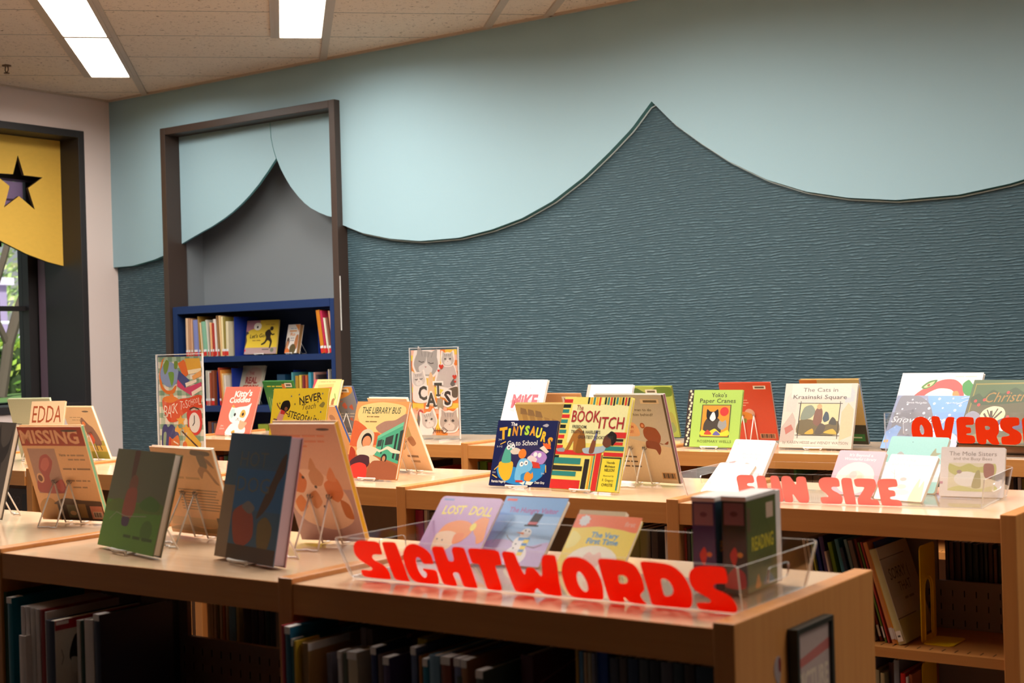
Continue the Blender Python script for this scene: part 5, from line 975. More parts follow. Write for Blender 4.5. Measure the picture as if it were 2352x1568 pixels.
book('mike', 'white book with pink patchwork letters MIKE', '#efe9e2', [('T', 'MiKE', .52, .64, .21, '#d98a90', .66, .05), ('R', .14, .61, .90, .66, '#e7b3b4'), ('T', 'MiKE', .52, .64, .21, '#d06a74', .66, .045), ('T', 'THE MAGICAL CAT', .50, .485, .04, '#9a8a88', .66), ('S', [(.03, .02), (.05, .30), (.2, .36), (.34, .26), (.44, .30), (.55, .10), (.6, .02)], '#cfd8dc'), ('S', [(.3, .02), (.34, .2), (.46, .24), (.6, .12), (.7, .02)], '#e3c9c6'), ('E', .33, .27, .02, .025, '#4a4a4e'), ('E', .2, .9, .012, .012, '#b9a8a8'), ('E', .6, .86, .012, .012, '#b9a8a8'), ('L', [(.1, .82), (.2, .9), (.86, .92), (.93, .80)], .006, '#e2d3cc')], spine='#e9e0d6', thick=.012)
easel('mike', 'white wire easel behind the pink and white MIKE book', .012)
book('tanback', 'tan book back with a barcode label, just right of the MIKE book', '#c98f58', [('R', .58, .80, .92, .94, '#ead7b8'), ('R', .63, .84, .86, .90, '#5a4a3a'), ('S', [(.2, .4), (.5, .5), (.8, .4), (.7, .2), (.3, .2)], '#b57e48')], spine='#d9b27e', thick=.012)
easel('tanback', 'white wire easel holding up the tan barcode book', .012)
book('nick', 'pale blue-white book titled The Summer Nick Taught, above the Book Itch book', '#e8ebf0', [('T', 'The', .34, .80, .08, '#d08f94', .08), ('T', 'Summer Nick Taught', .52, .68, .095, '#d28a90', .70, 0, .15), ('T', 'His Cats to Read', .52, .56, .095, '#d28a90', .62, 0, .15), ('R', 0, .0, .07, 1, '#d9b9a6'), ('E', .5, .25, .25, .18, '#cfd8df')], spine='#d6b8a4', thick=.012)
easel('nick', 'white wire easel under the pale blue-white summer book', .012)
book('gyback', 'lime and dark green book back at the right of the summer book', '#a9b850', [('S', [(0, .90), (.2, .97), (.4, .88), (.6, .95), (.6, .80), (.3, .78), (0, .82)], '#4a6a2c'), ('S', [(.62, .98), (.98, .98), (.98, .82), (.8, .80), (.64, .86)], '#5f7d20'), ('R', .40, .86, .66, .94, '#e6dcc4'), ('R', .44, .88, .62, .92, '#6a5c48'), ('S', [(.5, .3), (.9, .5), (.98, .2), (.8, .05), (.5, .1)], '#a5a24a'), ('S', [(.78, .2), (.9, .3), (.95, .14), (.84, .08)], '#8a9a5a')], spine='#9a9a4a', thick=.012)
easel('gyback', 'white wire easel holding up the lime green book back', .012)
dots = [('E', .045+.03*((k*7) % 3)/2, .04+.052*k, .022, .022*1, '#dccba6') for k in range(19)]
book('yoko', 'lime green book titled Paper Cranes with a framed cat and button-print spine', '#a9c65a',
 [('R', 0, 0, .105, 1, '#3a2e2c')] + dots + [('T', 'Yoko\'s', .58, .91, .075, '#4a4a34', .28, .005), ('T', 'Paper Cranes', .56, .81, .075, '#4a4a34', .66, .005), ('R', .28, .17, .82, .74, '#5a5a3a'), ('R', .30, .185, .80, .725, '#dd8f30'), ('S', [(.36, .24), (.34, .40), (.42, .52), (.60, .50), (.66, .36), (.64, .22)], '#4a4038'), ('S', [(.38, .52), (.38, .66), (.44, .62), (.52, .62), (.58, .66), (.60, .54), (.54, .46), (.44, .46)], '#23201f'), ('S', [(.44, .50), (.48, .60), (.52, .60), (.55, .50), (.50, .45)], '#ece4d8'), ('S', [(.60, .36), (.62, .46), (.68, .44), (.74, .47), (.76, .36), (.68, .30)], '#9a9690'), ('E', .70, .62, .08, .075, '#c83a34'), ('S', [(.31, .20), (.31, .30), (.42, .26), (.55, .32), (.66, .25), (.79, .30), (.79, .20)], '#d9c93a'), ('S', [(.36, .22), (.42, .30), (.5, .22)], '#bf4a34'), ('S', [(.52, .21), (.58, .28), (.66, .21)], '#6a62a0'), ('T', 'ROSEMARY WELLS', .56, .10, .045, '#5f6a36', .62)], spine='#3a2e2c', thick=.011)
easel('yoko', 'white wire easel under the lime green cranes book', .011)
book('redback', 'orange-red book back with a yellow bird shape, behind the lime green cranes book', '#d2482a', [('R', .66, .89, .90, .95, '#ead9be'), ('R', .69, .905, .87, .935, '#6a5848'), ('X', [6, 4, 4], .36, .70, .03, '#eaa98a', .3), ('X', [2, 5, 5], .38, .655, .03, '#eaa98a', .3), ('X', [3, 3, 4], .36, .61, .03, '#eaa98a', .22), ('E', .52, .46, .10, .10, '#dda58a'), ('S', [(.30, .42), (.40, .50), (.56, .46), (.58, .38), (.44, .36)], '#e08a2c'), ('S', [(.32, .36), (.44, .38), (.42, .30)], '#8a8a34')] + bars(.66, .03, .96, .12, '#3a2a22', '#c98a62'), spine='#c9c0b4', thick=.012)
easel('redback', 'white wire easel holding up the orange-red book', .012)
book('cats', 'cream book titled The Cats in Krasinski Square, framed picture on pale rooftops', '#cdbfae',
 [('P', [(.0, .3), (.14, .55), (.2, .42), (.2, .1), (0, .08)], '#b8a294'), ('P', [(.82, .56), (.9, .7), (.98, .6), (.98, .2), (.82, .12)], '#c9b48e'), ('P', [(.04, .78), (.12, .9), (.2, .8), (.18, .55), (.05, .55)], '#c4b8ac'), ('P', [(.84, .86), (.92, .95), (.98, .86), (.97, .72), (.85, .70)], '#b9b8b8'), ('P', [(.05, .30), (.14, .36), (.18, .28), (.08, .2)], '#b0685a'), ('R', .20, .04, .82, .13, '#d6cab8'), ('R', .10, .78, .92, .99, '#d3c8b9'), ('R', .235, .19, .795, .695, '#3c3632'), ('R', .245, .20, .785, .685, '#d8c090'), ('S', [(.25, .21), (.25, .42), (.40, .44), (.6, .36), (.78, .42), (.78, .21)], '#6a5a3a'), ('S', [(.26, .44), (.30, .62), (.40, .66), (.46, .56), (.40, .46)], '#7d8270'), ('S', [(.44, .40), (.46, .58), (.52, .64), (.56, .56), (.56, .40), (.50, .34)], '#7a5240'), ('E', .51, .64, .035, .035, '#c99a6a'), ('S', [(.57, .46), (.60, .56), (.64, .54), (.66, .44), (.60, .40)], '#3f4a54'), ('S', [(.66, .38), (.70, .48), (.75, .44), (.76, .36)], '#4a4238'), ('S', [(.48, .22), (.54, .38), (.62, .34), (.58, .22)], '#56483c'), ('S', [(.34, .22), (.44, .30), (.46, .22)], '#c99a34'), ('S', [(.60, .24), (.72, .30), (.78, .22)], '#caa23e'), ('L', [(.21, .69), (.82, .69)], .008, '#2f2a28'), ('L', [(.21, .195), (.82, .195)], .008, '#2f2a28'), ('L', [(.245, .15), (.245, .72)], .008, '#2f2a28'), ('L', [(.79, .15), (.79, .72)], .008, '#2f2a28'), ('T', 'The Cats in', .50, .90, .062, '#6a5e58', .48), ('T', 'Krasinski Square', .50, .79, .062, '#5a4c48', .74, .005), ('T', 'by KAREN HESSE and WENDY WATSON', .50, .085, .042, '#857468', .90)], spine='#7d7478', thick=.013)
easel('cats', 'white wire easel under the framed rooftops book', .013)
book('blueback', 'book back with yellow top edge and blue spine, behind the framed rooftops book', '#c9a052', [('R', .0, .2, .3, 1, '#d97a34'), ('R', .30, .30, 1, 1, '#cfae6a'), ('R', .3, .0, 1, .30, '#3b3a2c'), ('R', .72, .05, .96, .16, '#2f7a3a'), ('X', [4], .84, .105, .04, '#cfe0b8', .14)], spine='#5a86b0', thick=.014)
easel('blueback', 'white wire easel holding up the blue-spined yellow book', .014)
book('snow', 'snowy blue and grey book titled Snow Horses in the OVERS tray', '#7f86a0',
 [('P', [(.42, 1), (1, 1), (1, .30), (.62, .30), (.58, .6), (.48, .80)], '#6f9ad2'), ('S', [(.06, .98), (.30, .99), (.48, .84), (.58, .60), (.62, .40), (.4, .25), (.1, .3), (.04, .6)], '#77747c'), ('P', [(.0, .0), (.0, .30), (.12, .44), (.2, .40), (.16, .16), (.4, .1), (.5, .0)], '#7fa6de'), ('S', [(.5, .02), (.6, .3), (.8, .36), (.97, .25), (.97, .02)], '#b9c0d6')] + [('E', .06+((k*61) % 89)/100, .30+((k*47) % 66)/100, .006+.006*(k % 3), .006+.006*(k % 3), '#dfe2ea') for k in range(34)] + [('T', 'Snow Horses', .46, .545, .115, '#e6e6ea', .86, 0, .25), ('T', 'Patricia MacLachlan', .30, .865, .034, '#dfe0e6', .28, 0, .2), ('T', 'Micah McKinnon', .80, .865, .034, '#cdd8ea', .22, 0, .2), ('L', [(.88, .95), (.99, .98)], .008, '#cfd6e6'), ('L', [(.84, .84), (.97, .92)], .008, '#cfd6e6'), ('R', .02, .11, .08, .16, '#dca23a')], spine='#8d9cc4', thick=.014)
book('food', 'white book with a looping red garland of fruit shapes, tallest in the OVERS tray', '#efe4da',
 [('R', .24, .55, .92, .90, '#ece4c8'), ('S', [(.16, .46), (.20, .66), (.34, .80), (.52, .90), (.68, .90), (.80, .78), (.84, .50), (.76, .44), (.74, .64), (.66, .76), (.5, .78), (.36, .70), (.28, .56), (.25, .44)], '#d2504a'), ('S', [(.68, .72), (.74, .74), (.80, .60), (.82, .42), (.74, .42), (.72, .56)], '#e08a4c'), ('S', [(.28, .80), (.36, .88), (.46, .90), (.42, .82), (.33, .77)], '#4f7a34'), ('S', [(.31, .80), (.36, .85), (.43, .88), (.40, .82), (.34, .79)], '#c9d08a'), ('E', .365, .825, .018, .018, '#9a5a34'), ('S', [(.78, .84), (.84, .90), (.90, .84), (.98, .80), (.96, .70), (.86, .68), (.80, .74)], '#3f8a3c'), ('S', [(.36, .52), (.46, .62), (.54, .64), (.64, .58), (.54, .55), (.48, .55)], '#4a7a44'), ('S', [(.88, .46), (.92, .58), (.98, .58), (.98, .36), (.90, .38)], '#cf4a58'), ('X', [6, 8], .80, .945, .03, '#c9bdb0', .26), ('S', [(.3, .36), (.6, .40), (.9, .34), (.9, .1), (.3, .1)], '#d5cbb0'), ('S', [(.30, .46), (.5, .52), (.68, .62), (.66, .56), (.5, .46)], '#e08a4c')], spine='#c8524c', thick=.014)
book('xmas', 'green and brown book with a bare tree and gold Christmas lettering', '#4d5f36',
 [('R', 0, 0, 1, .70, '#57502f'), ('P', [(.03, .94), (.97, .97), (.97, .945), (.05, .92)], '#8a7a34'), ('R', .04, .93, .055, .2, '#8a7a34'), ('S', [(.02, .70), (.12, .78), (.2, .72), (.3, .84), (.45, .78), (.6, .88), (.75, .80), (.98, .86), (.98, .70), (.5, .62), (.1, .60)], '#3a4a26'), ('T', 'Christmas', .62, .74, .16, '#9a6f2c', .78, 0, .3, 3), ('E', .10, .66, .022, .022, '#c23a30'), ('E', .22, .68, .022, .022, '#c23a30'), ('E', .16, .60, .022, .022, '#c23a30'), ('E', .52, .80, .022, .022, '#c23a30'), ('E', .60, .42, .022, .022, '#c23a30'), ('S', [(.22, .30), (.24, .50), (.36, .58), (.50, .56), (.56, .46), (.50, .32)], '#d8cba0'), ('L', [(.39, .16), (.39, .36), (.36, .50)], .035, '#4a3826'), ('L', [(.39, .34), (.50, .50)], .025, '#4a3826'), ('L', [(.39, .30), (.27, .46)], .025, '#4a3826'), ('L', [(.39, .38), (.44, .54)], .018, '#4a3826'), ('L', [(.37, .40), (.30, .52)], .016, '#4a3826'), ('S', [(.42, .30), (.55, .40), (.75, .38), (.9, .28), (.7, .22), (.5, .24)], '#4a4668'), ('S', [(.50, .24), (.55, .34), (.62, .34), (.64, .26), (.58, .2)], '#e2ded6'), ('S', [(.02, .44), (.1, .5), (.2, .46), (.24, .36), (.14, .30), (.03, .34)], '#8b8a98'), ('S', [(.1, .05), (.3, .16), (.6, .1), (.9, .18), (.9, .03)], '#7d7444'), ('E', .76, .30, .01, .01, '#e6e2da'), ('E', .9, .36, .01, .01, '#e6e2da')], spine='#2c2416', thick=.016)

GAIN[0] = 1.1
# ------------------------------------------------------------------ acrylic trays
def tray(label, pos, yaw, w, d, fh, flean, bh, glyphs, ink, slot=True, extra=.01):
    """open tray: origin at the middle of the front bottom edge; front and back flare outward"""
    t = empty('acrylic_tray', pos, (0, 0, yaw)); tag(t, label, 'acrylic tray', 'acrylic book trays')
    T = .003; h = w/2
    m = MB(); m.prism([[(-h, .002), (h, .002), (h, d), (-h, d)]], lambda x, y: (x, y, T), lambda x, y: (x, y, 0), SHEET, EDGE); m.build('floor', t)
    sl, cl = math.sin(flean), math.cos(flean)
    def fp(u, v, o): return (u, -v*sl+o*cl, v*cl-o*sl*0+.0005)
    top = roundrect(-h, 0, h, fh, .008)
    top = [(u*(1+extra*2/w*max(0, v)/fh), v) for u, v in top]
    m = MB(); m.prism([top], lambda u, v: fp(u, v, -T), lambda u, v: fp(u, v, -.0002), SHEET, EDGE); m.build('front_panel', t)
    bt = [(u*(1+extra*2/w*max(0, v)/bh), v) for u, v in roundrect(-h, 0, h, bh, .008)]
    m = MB(); m.prism([bt], lambda u, v: (u, d+.0003+v*sl, v*cl+.0005), lambda u, v: (u, d+T+v*sl, v*cl+.0005), SHEET, EDGE); m.build('back_panel', t)
    # side panels with a hand slot
    for s in (-1, 1):
        out = [(.001, T+.0004), (d-.001, T+.0004), (d+bh*sl*.97-.001, bh*cl*.97), (-fh*sl*.97+.001, fh*cl*.97)]
        hole = roundrect(d*.36, fh*.40, d*.68, fh*.68, .007)
        ex = extra/ (fh*cl)
        f0 = lambda y, z, s=s: (s*(h-.0005+z*ex), y, z); f1 = lambda y, z, s=s: (s*(h-T-.0005+z*ex), y, z)
        m = MB(); m.prism([out, hole], *((f0, f1) if s > 0 else (f1, f0)), SHEET, EDGE); m.build('side_panel', t)
    m = MB()
    for ch, o, i in glyphs:
        o = chaikin([(u/1000, max(.0005, v/1000)) for u, v in o], 2, .22); lo = [o]
        if i: lo.append(chaikin([(u/1000, v/1000) for u, v in i], 2, .22))
        m.prism(lo, lambda u, v: fp(u, v, -T-.0006), lambda u, v: fp(u, v, -T-.0002), ink)
    m.build('lettering', t)
    return t
RED = vinyl('red_vinyl', '#ff4a08', .55); HAZY_RED = vinyl('hazy_red_vinyl', '#ffb6b0', .6)  # FUN SIZE ink is red with the tray's glare haze painted in
tray('long clear tray with red letters SIGHTWORDS', (-1.3912, 1.9631, TOP+.001), .0176, .8049, .245, .0865, .397, .085, SW_GLYPHS, RED)
tray('clear tray with red letters FUN SIZE, glare haze in their colour', (-1.4412, 3.3588, TOP+.001), .0827, .7684, .29, .078, .235, .078, FS_GLYPHS, HAZY_RED, extra=.014)
def moved(g, du): return [(c, [(u+du, v) for u, v in o], [(u+du, v) for u, v in i] if i else None) for c, o, i in g]
def pick(gl, ch, x0, z0, x1, z1):
    c, o, i = [g for g in gl if g[0] == ch][0]
    us = [p[0] for p in o]; vs = [p[1] for p in o]; f = lambda p: (x0+(p[0]-min(us))/(max(us)-min(us))*(x1-x0), z0+(p[1]-min(vs))/(max(vs)-min(vs))*(z1-z0))
    return (c, [f(p) for p in o], [f(p) for p in i] if i else None)
OV = OV_GLYPHS+[pick(FS_GLYPHS, 'Z', 4, 43, 92, 134), pick(FS_GLYPHS, 'E', 98, 43, 178, 134), pick(SW_GLYPHS, 'D', 184, 43, 280, 134)]
tray('clear tray with red letters OVERS, cut off by the photo edge', (-1.378, 4.79, TOP+.001), 0, .90, .50, .152, .0, .152, moved(OV, 78), RED, extra=.002)
t = empty('picture_book', (-1.60, 4.93, TOP+.005), (0, 0, -.1)); tag(t, 'thick brown book lying flat under the green Christmas book in the OVERS tray', 'book')
m = MB(); m.box(-.02, .31, 0, .24, 0, .003, jacket('#4a321e')); m.build('back_cover', t)
m = MB(); m.box(-.017, .307, .003, .237, .0031, .0249, flat('#8f6a48', .8)); m.build('pages', t)
m = MB(); m.box(-.02, .31, 0, .24, .025, .028, jacket('#4a321e')); m.build('front_cover', t)
easel('behind', '', pose=(0, 0, 0, .1, .1, .3, -50)) if False else None

# boxed reader sets in the SIGHTWORDS tray
def boxset(x, y, yaw, w, d, h, spine, cover, label, face, back):
    t = empty('boxed_set', (x, y, TOP+.005), (0, 0, yaw)); tag(t, label, 'boxed book set', 'boxed sets in the SIGHTWORDS tray')
    white = flat('#d6cfca', .5)
    m = MB(); m.box(0, w, 0, .003, 0, h-.008, jacket(spine)); draw(m, face, w, h-.008, lambda u, v, q: (u, -q, v)); m.build('spine', t)
    m = MB(); m.box(w-.0022, w, .0032, d-.022, 0, h-.008, jacket(cover)); draw(m, back, d-.025, h-.008, lambda u, v, q: (w+q, .0032+u, v)); m.build('cover', t)
    m = MB(); m.box(0, .0022, .0032, d-.022, 0, h-.008, jacket(cover)); m.build('cover', t)
    m = MB(); m.box(.0024, w-.0024, .0034, d-.02, 0, h-.006, white); m.box(0, w, d-.0215, d, 0, h-.003, white); m.build('tray_case', t)
    m = MB(); m.box(-.001, w+.001, -.001, d-.0222, h-.0078, h, white); bevel(m.build('lid_edge', t), .001)
    return t
boxset(-1.139, 2.090, .05, .042, .125, .160, '#33305c', '#31506a', 'blue-violet boxed reader set standing in the SIGHTWORDS tray', [('R', .08, .74, .92, .98, '#8a6f78'), ('E', .5, .86, .16, .10, '#6a4a55'), ('S', [(.3, .42), (.5, .50), (.62, .42), (.5, .30), (.36, .34)], '#c0361a'), ('E', .72, .42, .12, .10, '#c9762a'), ('S', [(.1, .12), (.5, .2), (.9, .14), (.9, .04), (.1, .04)], '#8a4a6a')], [('T', 'BOOKS', .5, .5, .12, '#c9a03a', .7, .02)])
boxset(-1.088, 2.100, .05, .043, .150, .162, '#26331f', '#47552c', 'dark green boxed set lettered READING HOUSE in the SIGHTWORDS tray', [('R', .08, .74, .92, .98, '#7d5f62'), ('E', .5, .86, .16, .10, '#5a3a3c'), ('S', [(.3, .42), (.5, .50), (.62, .42), (.5, .30), (.36, .34)], '#b83a1a'), ('E', .72, .42, .12, .10, '#c9902a'), ('S', [(.1, .16), (.5, .28), (.9, .22), (.9, .06), (.1, .06)], '#b32a18')], [('R', .66, .76, .90, .93, '#b9a08c'), ('R', .02, .66, .10, .92, '#5a4038'), ('L', [(.16, .48), (.52, .84), (.90, .50)], .012, '#364220'), ('T', 'READING', .52, .52, .15, '#b3a52c', .74, .02), ('T', 'HOUSE', .52, .32, .14, '#3a4626', .64, .02), ('S', [(.24, .04), (.34, .18), (.42, .04)], '#b9762c'), ('S', [(.5, .04), (.7, .16), (.9, .04)], '#3f5a6a')])

# ------------------------------------------------------------------ acrylic sign holders
def sign(x, y, yaw, w, h, art, bgc, label, z=TOP):
    t = empty('sign_holder', (x, y, z), (0, 0, yaw)); tag(t, label, 'sign', 'tall signs in clear stands')
    hw = w/2
    m = MB(); m.box(-hw+.006, hw-.006, -.0004, .0004, .022, h-.008, flat(bgc, .6, .3)); draw(m, art, w-.012, h-.030, lambda u, v, d: (u-hw+.006, -.0004-d, .022+v), 2e-5, mat=lambda c: flat(c, .6, .3)); m.build('poster', t)
    m = MB(); m.box(-hw, hw, -.0060, -.0056, .006, h, SHEET); m.build('front_sheet', t)
    m = MB(); m.box(-hw, hw, .0016, .0020, .006, h, SHEET); m.build('back_sheet', t)
    m = MB()
    for a, b in ((-hw-.003, -hw), (hw, hw+.003)): m.box(a, b, -.006, .002, .006, h+.003, EDGE)
    m.box(-hw, hw, -.006, .002, h, h+.003, EDGE); m.build('edge', t)
    m = MB(); m.box(hw-.07, hw-.058, -.07, .07, 0, .006, EDGE); m.box(-hw+.058, -hw+.07, -.07, .07, 0, .006, EDGE); m.box(-hw, hw, -.012, .008, .0061, .010, EDGE) if False else None; m.build('foot', t)
    return t
G1, G2, G3 = '#e6ddd0', '#9db59a', '#6f947c'
chk = []
for i in range(5):
    chk.append(('R', .03+.2*i, 0, .13+.2*i, 1, '#b9c6b0'))
for j in range(9):
    chk.append(('R', 0, .03+.115*j, 1, .08+.115*j, '#a3b8a0'))
for i in range(5):
    for j in range(9): chk.append(('R', .03+.2*i, .03+.115*j, .13+.2*i, .08+.115*j, '#76977f'))
bts = chk+[('S', [(.06, .90), (.02, .80), (.06, .68), (.2, .62), (.36, .63), (.42, .70), (.38, .70), (.3, .66), (.18, .66), (.09, .72), (.07, .82), (.12, .96), (.18, .99), (.1, .97)], '#d8742c'), ('E', .26, .82, .215, .20, '#8497bd'), ('S', [(.13, .92), (.2, .97), (.26, .94), (.22, .86), (.16, .82), (.13, .86)], '#6f8a34'), ('S', [(.24, .84), (.36, .84), (.36, .76), (.31, .70), (.26, .78)], '#6f9a3c'), ('S', [(.38, .95), (.46, .95), (.44, .88), (.38, .88)], '#6f8a34'), ('P', [(.27, .62), (.22, .57), (.38, .57), (.33, .62)], '#d9772a'), ('S', [(.09, .575), (.2, .60), (.38, .59), (.46, .56), (.3, .53), (.12, .54)], '#dc7a2c'),
 ('P', [(.46, .93), (.60, .97), (.78, .85), (.60, .78)], '#d96a2c'), ('P', [(.62, .98), (.96, .98), (.99, .88), (.68, .86)], '#dba63a'), ('P', [(.68, .86), (.99, .88), (.99, .84), (.70, .82)], '#ecdcb8'), ('P', [(.78, .80), (.99, .86), (.99, .80), (.80, .76)], '#e2a35c'), ('P', [(.48, .86), (.72, .76), (.62, .68), (.44, .76)], '#3f4a80'), ('P', [(.62, .73), (.88, .77), (.88, .74), (.64, .69)], '#e9dccb'), ('P', [(.45, .77), (.62, .68), (.99, .74), (.99, .68), (.76, .60), (.43, .70)], '#c9426a'), ('P', [(.76, .64), (.99, .70), (.99, .66), (.77, .60)], '#eadaca'),
 ('S', [(.08, .56), (.10, .46), (.22, .34), (.40, .34), (.58, .42), (.82, .48), (1.0, .48), (.97, .54), (.99, .60), (.88, .61), (.70, .58), (.5, .57), (.3, .53), (.14, .54)], '#d14a26')]
for ch, x, y, hh, ww, rot in (('B', .155, .44, .13, .085, -10), ('A', .245, .445, .13, .10, -8), ('C', .32, .475, .10, .07, -6), ('K', .39, .475, .11, .10, -6), ('T', .52, .505, .09, .07, -4), ('O', .575, .500, .05, .05, 0), ('S', .64, .520, .085, .055, 0), ('C', .70, .525, .065, .05, 0), ('H', .765, .540, .065, .055, 0), ('O', .825, .548, .05, .045, 0), ('O', .875, .555, .05, .045, 0), ('L', .94, .55, .075, .055, 4)):
    bts.append(('T', ch, x, y, hh, '#efe4d6', ww, -.01, 0, rot))
bts += [('L', [(.70, .44), (.72, .47), (.80, .485), (.90, .47), (.93, .44)], .02, '#3a3a36'), ('S', [(.64, .42), (.68, .46), (.76, .44), (.70, .36), (.65, .36)], '#cf3a30'), ('S', [(.86, .44), (.95, .46), (.98, .40), (.96, .34)], '#cf3a30'), ('E', .82, .33, .165, .20, '#d23c33'), ('E', .81, .33, .125, .16, '#e3ddd8'), ('L', [(.81, .40), (.81, .33), (.77, .30)], .018, '#34302e')]
def st(x, y, r, c, k=1.0): return ('P', [(x+r*(1 if q % 2 == 0 else .5)*math.cos(R(90+36*q)), y+r*.52*(1 if q % 2 == 0 else .5)*math.sin(R(90+36*q))) for q in range(10)], c)
bts += [st(.50, .35, .11, '#e2a63c'), st(.42, .25, .11, '#e2a63c'), st(.62, .26, .11, '#e2a63c'), ('S', [(.06, .24), (.10, .30), (.16, .31), (.20, .28), (.28, .31), (.36, .28), (.36, .24), (.44, .22), (.42, .12), (.30, .04), (.06, .04)], '#3f3f78'), ('S', [(.08, .10), (.10, .22), (.16, .22), (.13, .08)], '#8fa383'), ('S', [(.22, .18), (.30, .16), (.42, .20), (.46, .12), (.40, .02), (.22, .04)], '#d8702c'), ('P', [(.22, .18), (.27, .16), (.25, .06), (.20, .10)], '#c9482c'), ('P', [(.32, .145), (.43, .115), (.43, .10), (.32, .13)], '#efe2d0'), ('P', [(.68, .27), (.95, .12), (.92, .03), (.60, .02), (.56, .12)], '#e0b03c'), ('L', [(.52, .24), (.92, .06)], .028, '#4a2f28'), ('E', .58, .10, .05, .06, '#d8662c'), ('E', .80, .04, .045, .05, '#d2487a'), ('E', .48, .03, .10, .06, '#3a3f7a')]
sign(-4.405, 3.815, .02, .268, .428, bts, G1, 'tall sign reading BACK TO SCHOOL with globe, books and alarm clock')
cats_art = []
pal = ['#e98a3a', '#efc34a', '#eea98a', '#f0b9a0', '#ecd24a', '#e87f34']
for j in range(16):
    for i in range(4):
        cats_art.append(('R', .0+.25*i, .0625*j, .25+.25*i, .0625*j+.0625, pal[(j*5+i*3+(i*j) % 4) % 6]))
def catface(cx, cy, r, c, c2, rot=0, ears=True, eyes='dots'):
    q = 1/1.63; o = []
    def pt(a, b): ca, sa = math.cos(R(rot)), math.sin(R(rot)); return (cx+(a*ca-b*sa)*r, cy+(a*sa+b*ca)*r*q)
    W_ = '#f0e2d8'
    o.append(('S', [pt(*p) for p in ((-1.15, -.5), (-1.2, .3), (-1.05, 1.35), (-.5, 1.0), (0, 1.1), (.5, 1.0), (1.05, 1.35), (1.2, .3), (1.15, -.5), (.6, -1.1), (-.6, -1.1))], W_))
    o.append(('P', [pt(-.9, .3), pt(-.25, .75), pt(-.85, 1.2)], c)); o.append(('P', [pt(.9, .3), pt(.85, 1.2), pt(.25, .75)], c))
    o.append(('S', [pt(*p) for p in ((-1.05, -.3), (-.9, .5), (-.35, .85), (.35, .85), (.9, .5), (1.05, -.3), (.55, -.95), (-.55, -.95))], c))
    o.append(('S', [pt(*p) for p in ((-.6, -.4), (-.1, 0), (0, .5), (.1, 0), (.6, -.4), (.4, -.85), (-.4, -.85))], c2))
    for k in (-.5, -.17, .17, .5): o.append(('L', [pt(k, .8), pt(k*.8, .45)], .012, '#8a8480'))
    if eyes == 'shut':
        for s in (-1, 1): o.append(('L', [pt(s*.65, .05), pt(s*.4, -.02), pt(s*.2, .05)], .014, '#4a4442'))
    else:
        for s in (-1, 1): o.append(('S', [pt(s*.42-.18, .05), pt(s*.42, .20), pt(s*.42+.18, .05), pt(s*.42, -.08)], '#4a4440'))
    o.append(('P', [pt(-.1, -.28), pt(.1, -.28), pt(0, -.42)], '#b88a88'))
    return o
cats_art += [('S', [(.50, .60), (.56, .74), (.66, .84), (.78, .86), (.92, .84), (.99, .72), (.99, .56), (.86, .52), (.62, .54)], '#f0e2d8'), ('S', [(.54, .62), (.60, .74), (.68, .82), (.90, .82), (.98, .70), (.98, .58), (.86, .55), (.64, .57)], '#c9b9b2'), ('S', [(.84, .60), (.92, .66), (.94, .58), (.88, .57)], '#6f6660')]
cats_art += catface(.80, .885, .125, '#c3b8b0', '#e4d8d0') + catface(.33, .85, .25, '#aca49e', '#ddd3cb', -8, True, 'shut')
cats_art += [('S', [(.03, .40), (.04, .60), (.10, .70), (.30, .70), (.34, .58), (.36, .46), (.30, .38)], '#efe0d6'), ('S', [(.36, .38), (.36, .62), (.42, .74), (.48, .66), (.50, .44), (.46, .34)], '#e6b98c')] + catface(.16, .655, .13, '#d3c6be', '#e6dad2', 6, True, 'shut') + [('S', [(.62, .46), (.72, .54), (.86, .56), (.99, .58), (.99, .44), (.90, .40), (.80, .42)], '#f0e2d8'), ('S', [(.66, .48), (.76, .53), (.99, .565), (.99, .45), (.90, .44), (.84, .48)], '#6a5a4a'), ('S', [(.54, .34), (.56, .42), (.66, .42), (.68, .32), (.60, .28)], '#a5917c')]
cats_art += [('S', [(.10, .12), (.12, .26), (.18, .30), (.24, .26), (.22, .12)], '#6a5c56'), ('E', .19, .255, .055, .06, '#c8403a'), ('S', [(.16, .01), (.18, .20), (.34, .26), (.46, .16), (.44, .01)], '#efe2da')] + catface(.36, .175, .15, '#c4b6ae', '#ddd0c8', 14) + catface(.80, .165, .19, '#b7a498', '#d3c4b8')
for ch, x, y, hh, ww in (('C', .24, .495, .155, .19), ('A', .425, .415, .155, .22), ('T', .58, .535, .15, .17), ('S', .78, .435, .155, .15)):
    cats_art += [('T', ch, x, y, hh+.03, '#f3e8e0', ww+.06, .05), ('T', ch, x, y, hh, '#413632', ww, .035)]
    if ch in 'T': cats_art.append(('R', x-.05, y-hh/2-.002, x+.05, y-hh/2+.018, '#413632'))
    if ch in 'A': cats_art += [('R', x-.12, y-hh/2-.002, x-.05, y-hh/2+.015, '#413632'), ('R', x+.04, y-hh/2-.002, x+.13, y-hh/2+.015, '#413632')]
def heart(x, y, r, c): q = 1/1.63; return ('S', [(x, y-r*q), (x-r, y+.1*r*q), (x-r*.75, y+.8*r*q), (x-.2*r, y+.75*r*q), (x, y+.4*r*q), (x+.2*r, y+.75*r*q), (x+r*.75, y+.8*r*q), (x+r, y+.1*r*q)], c)
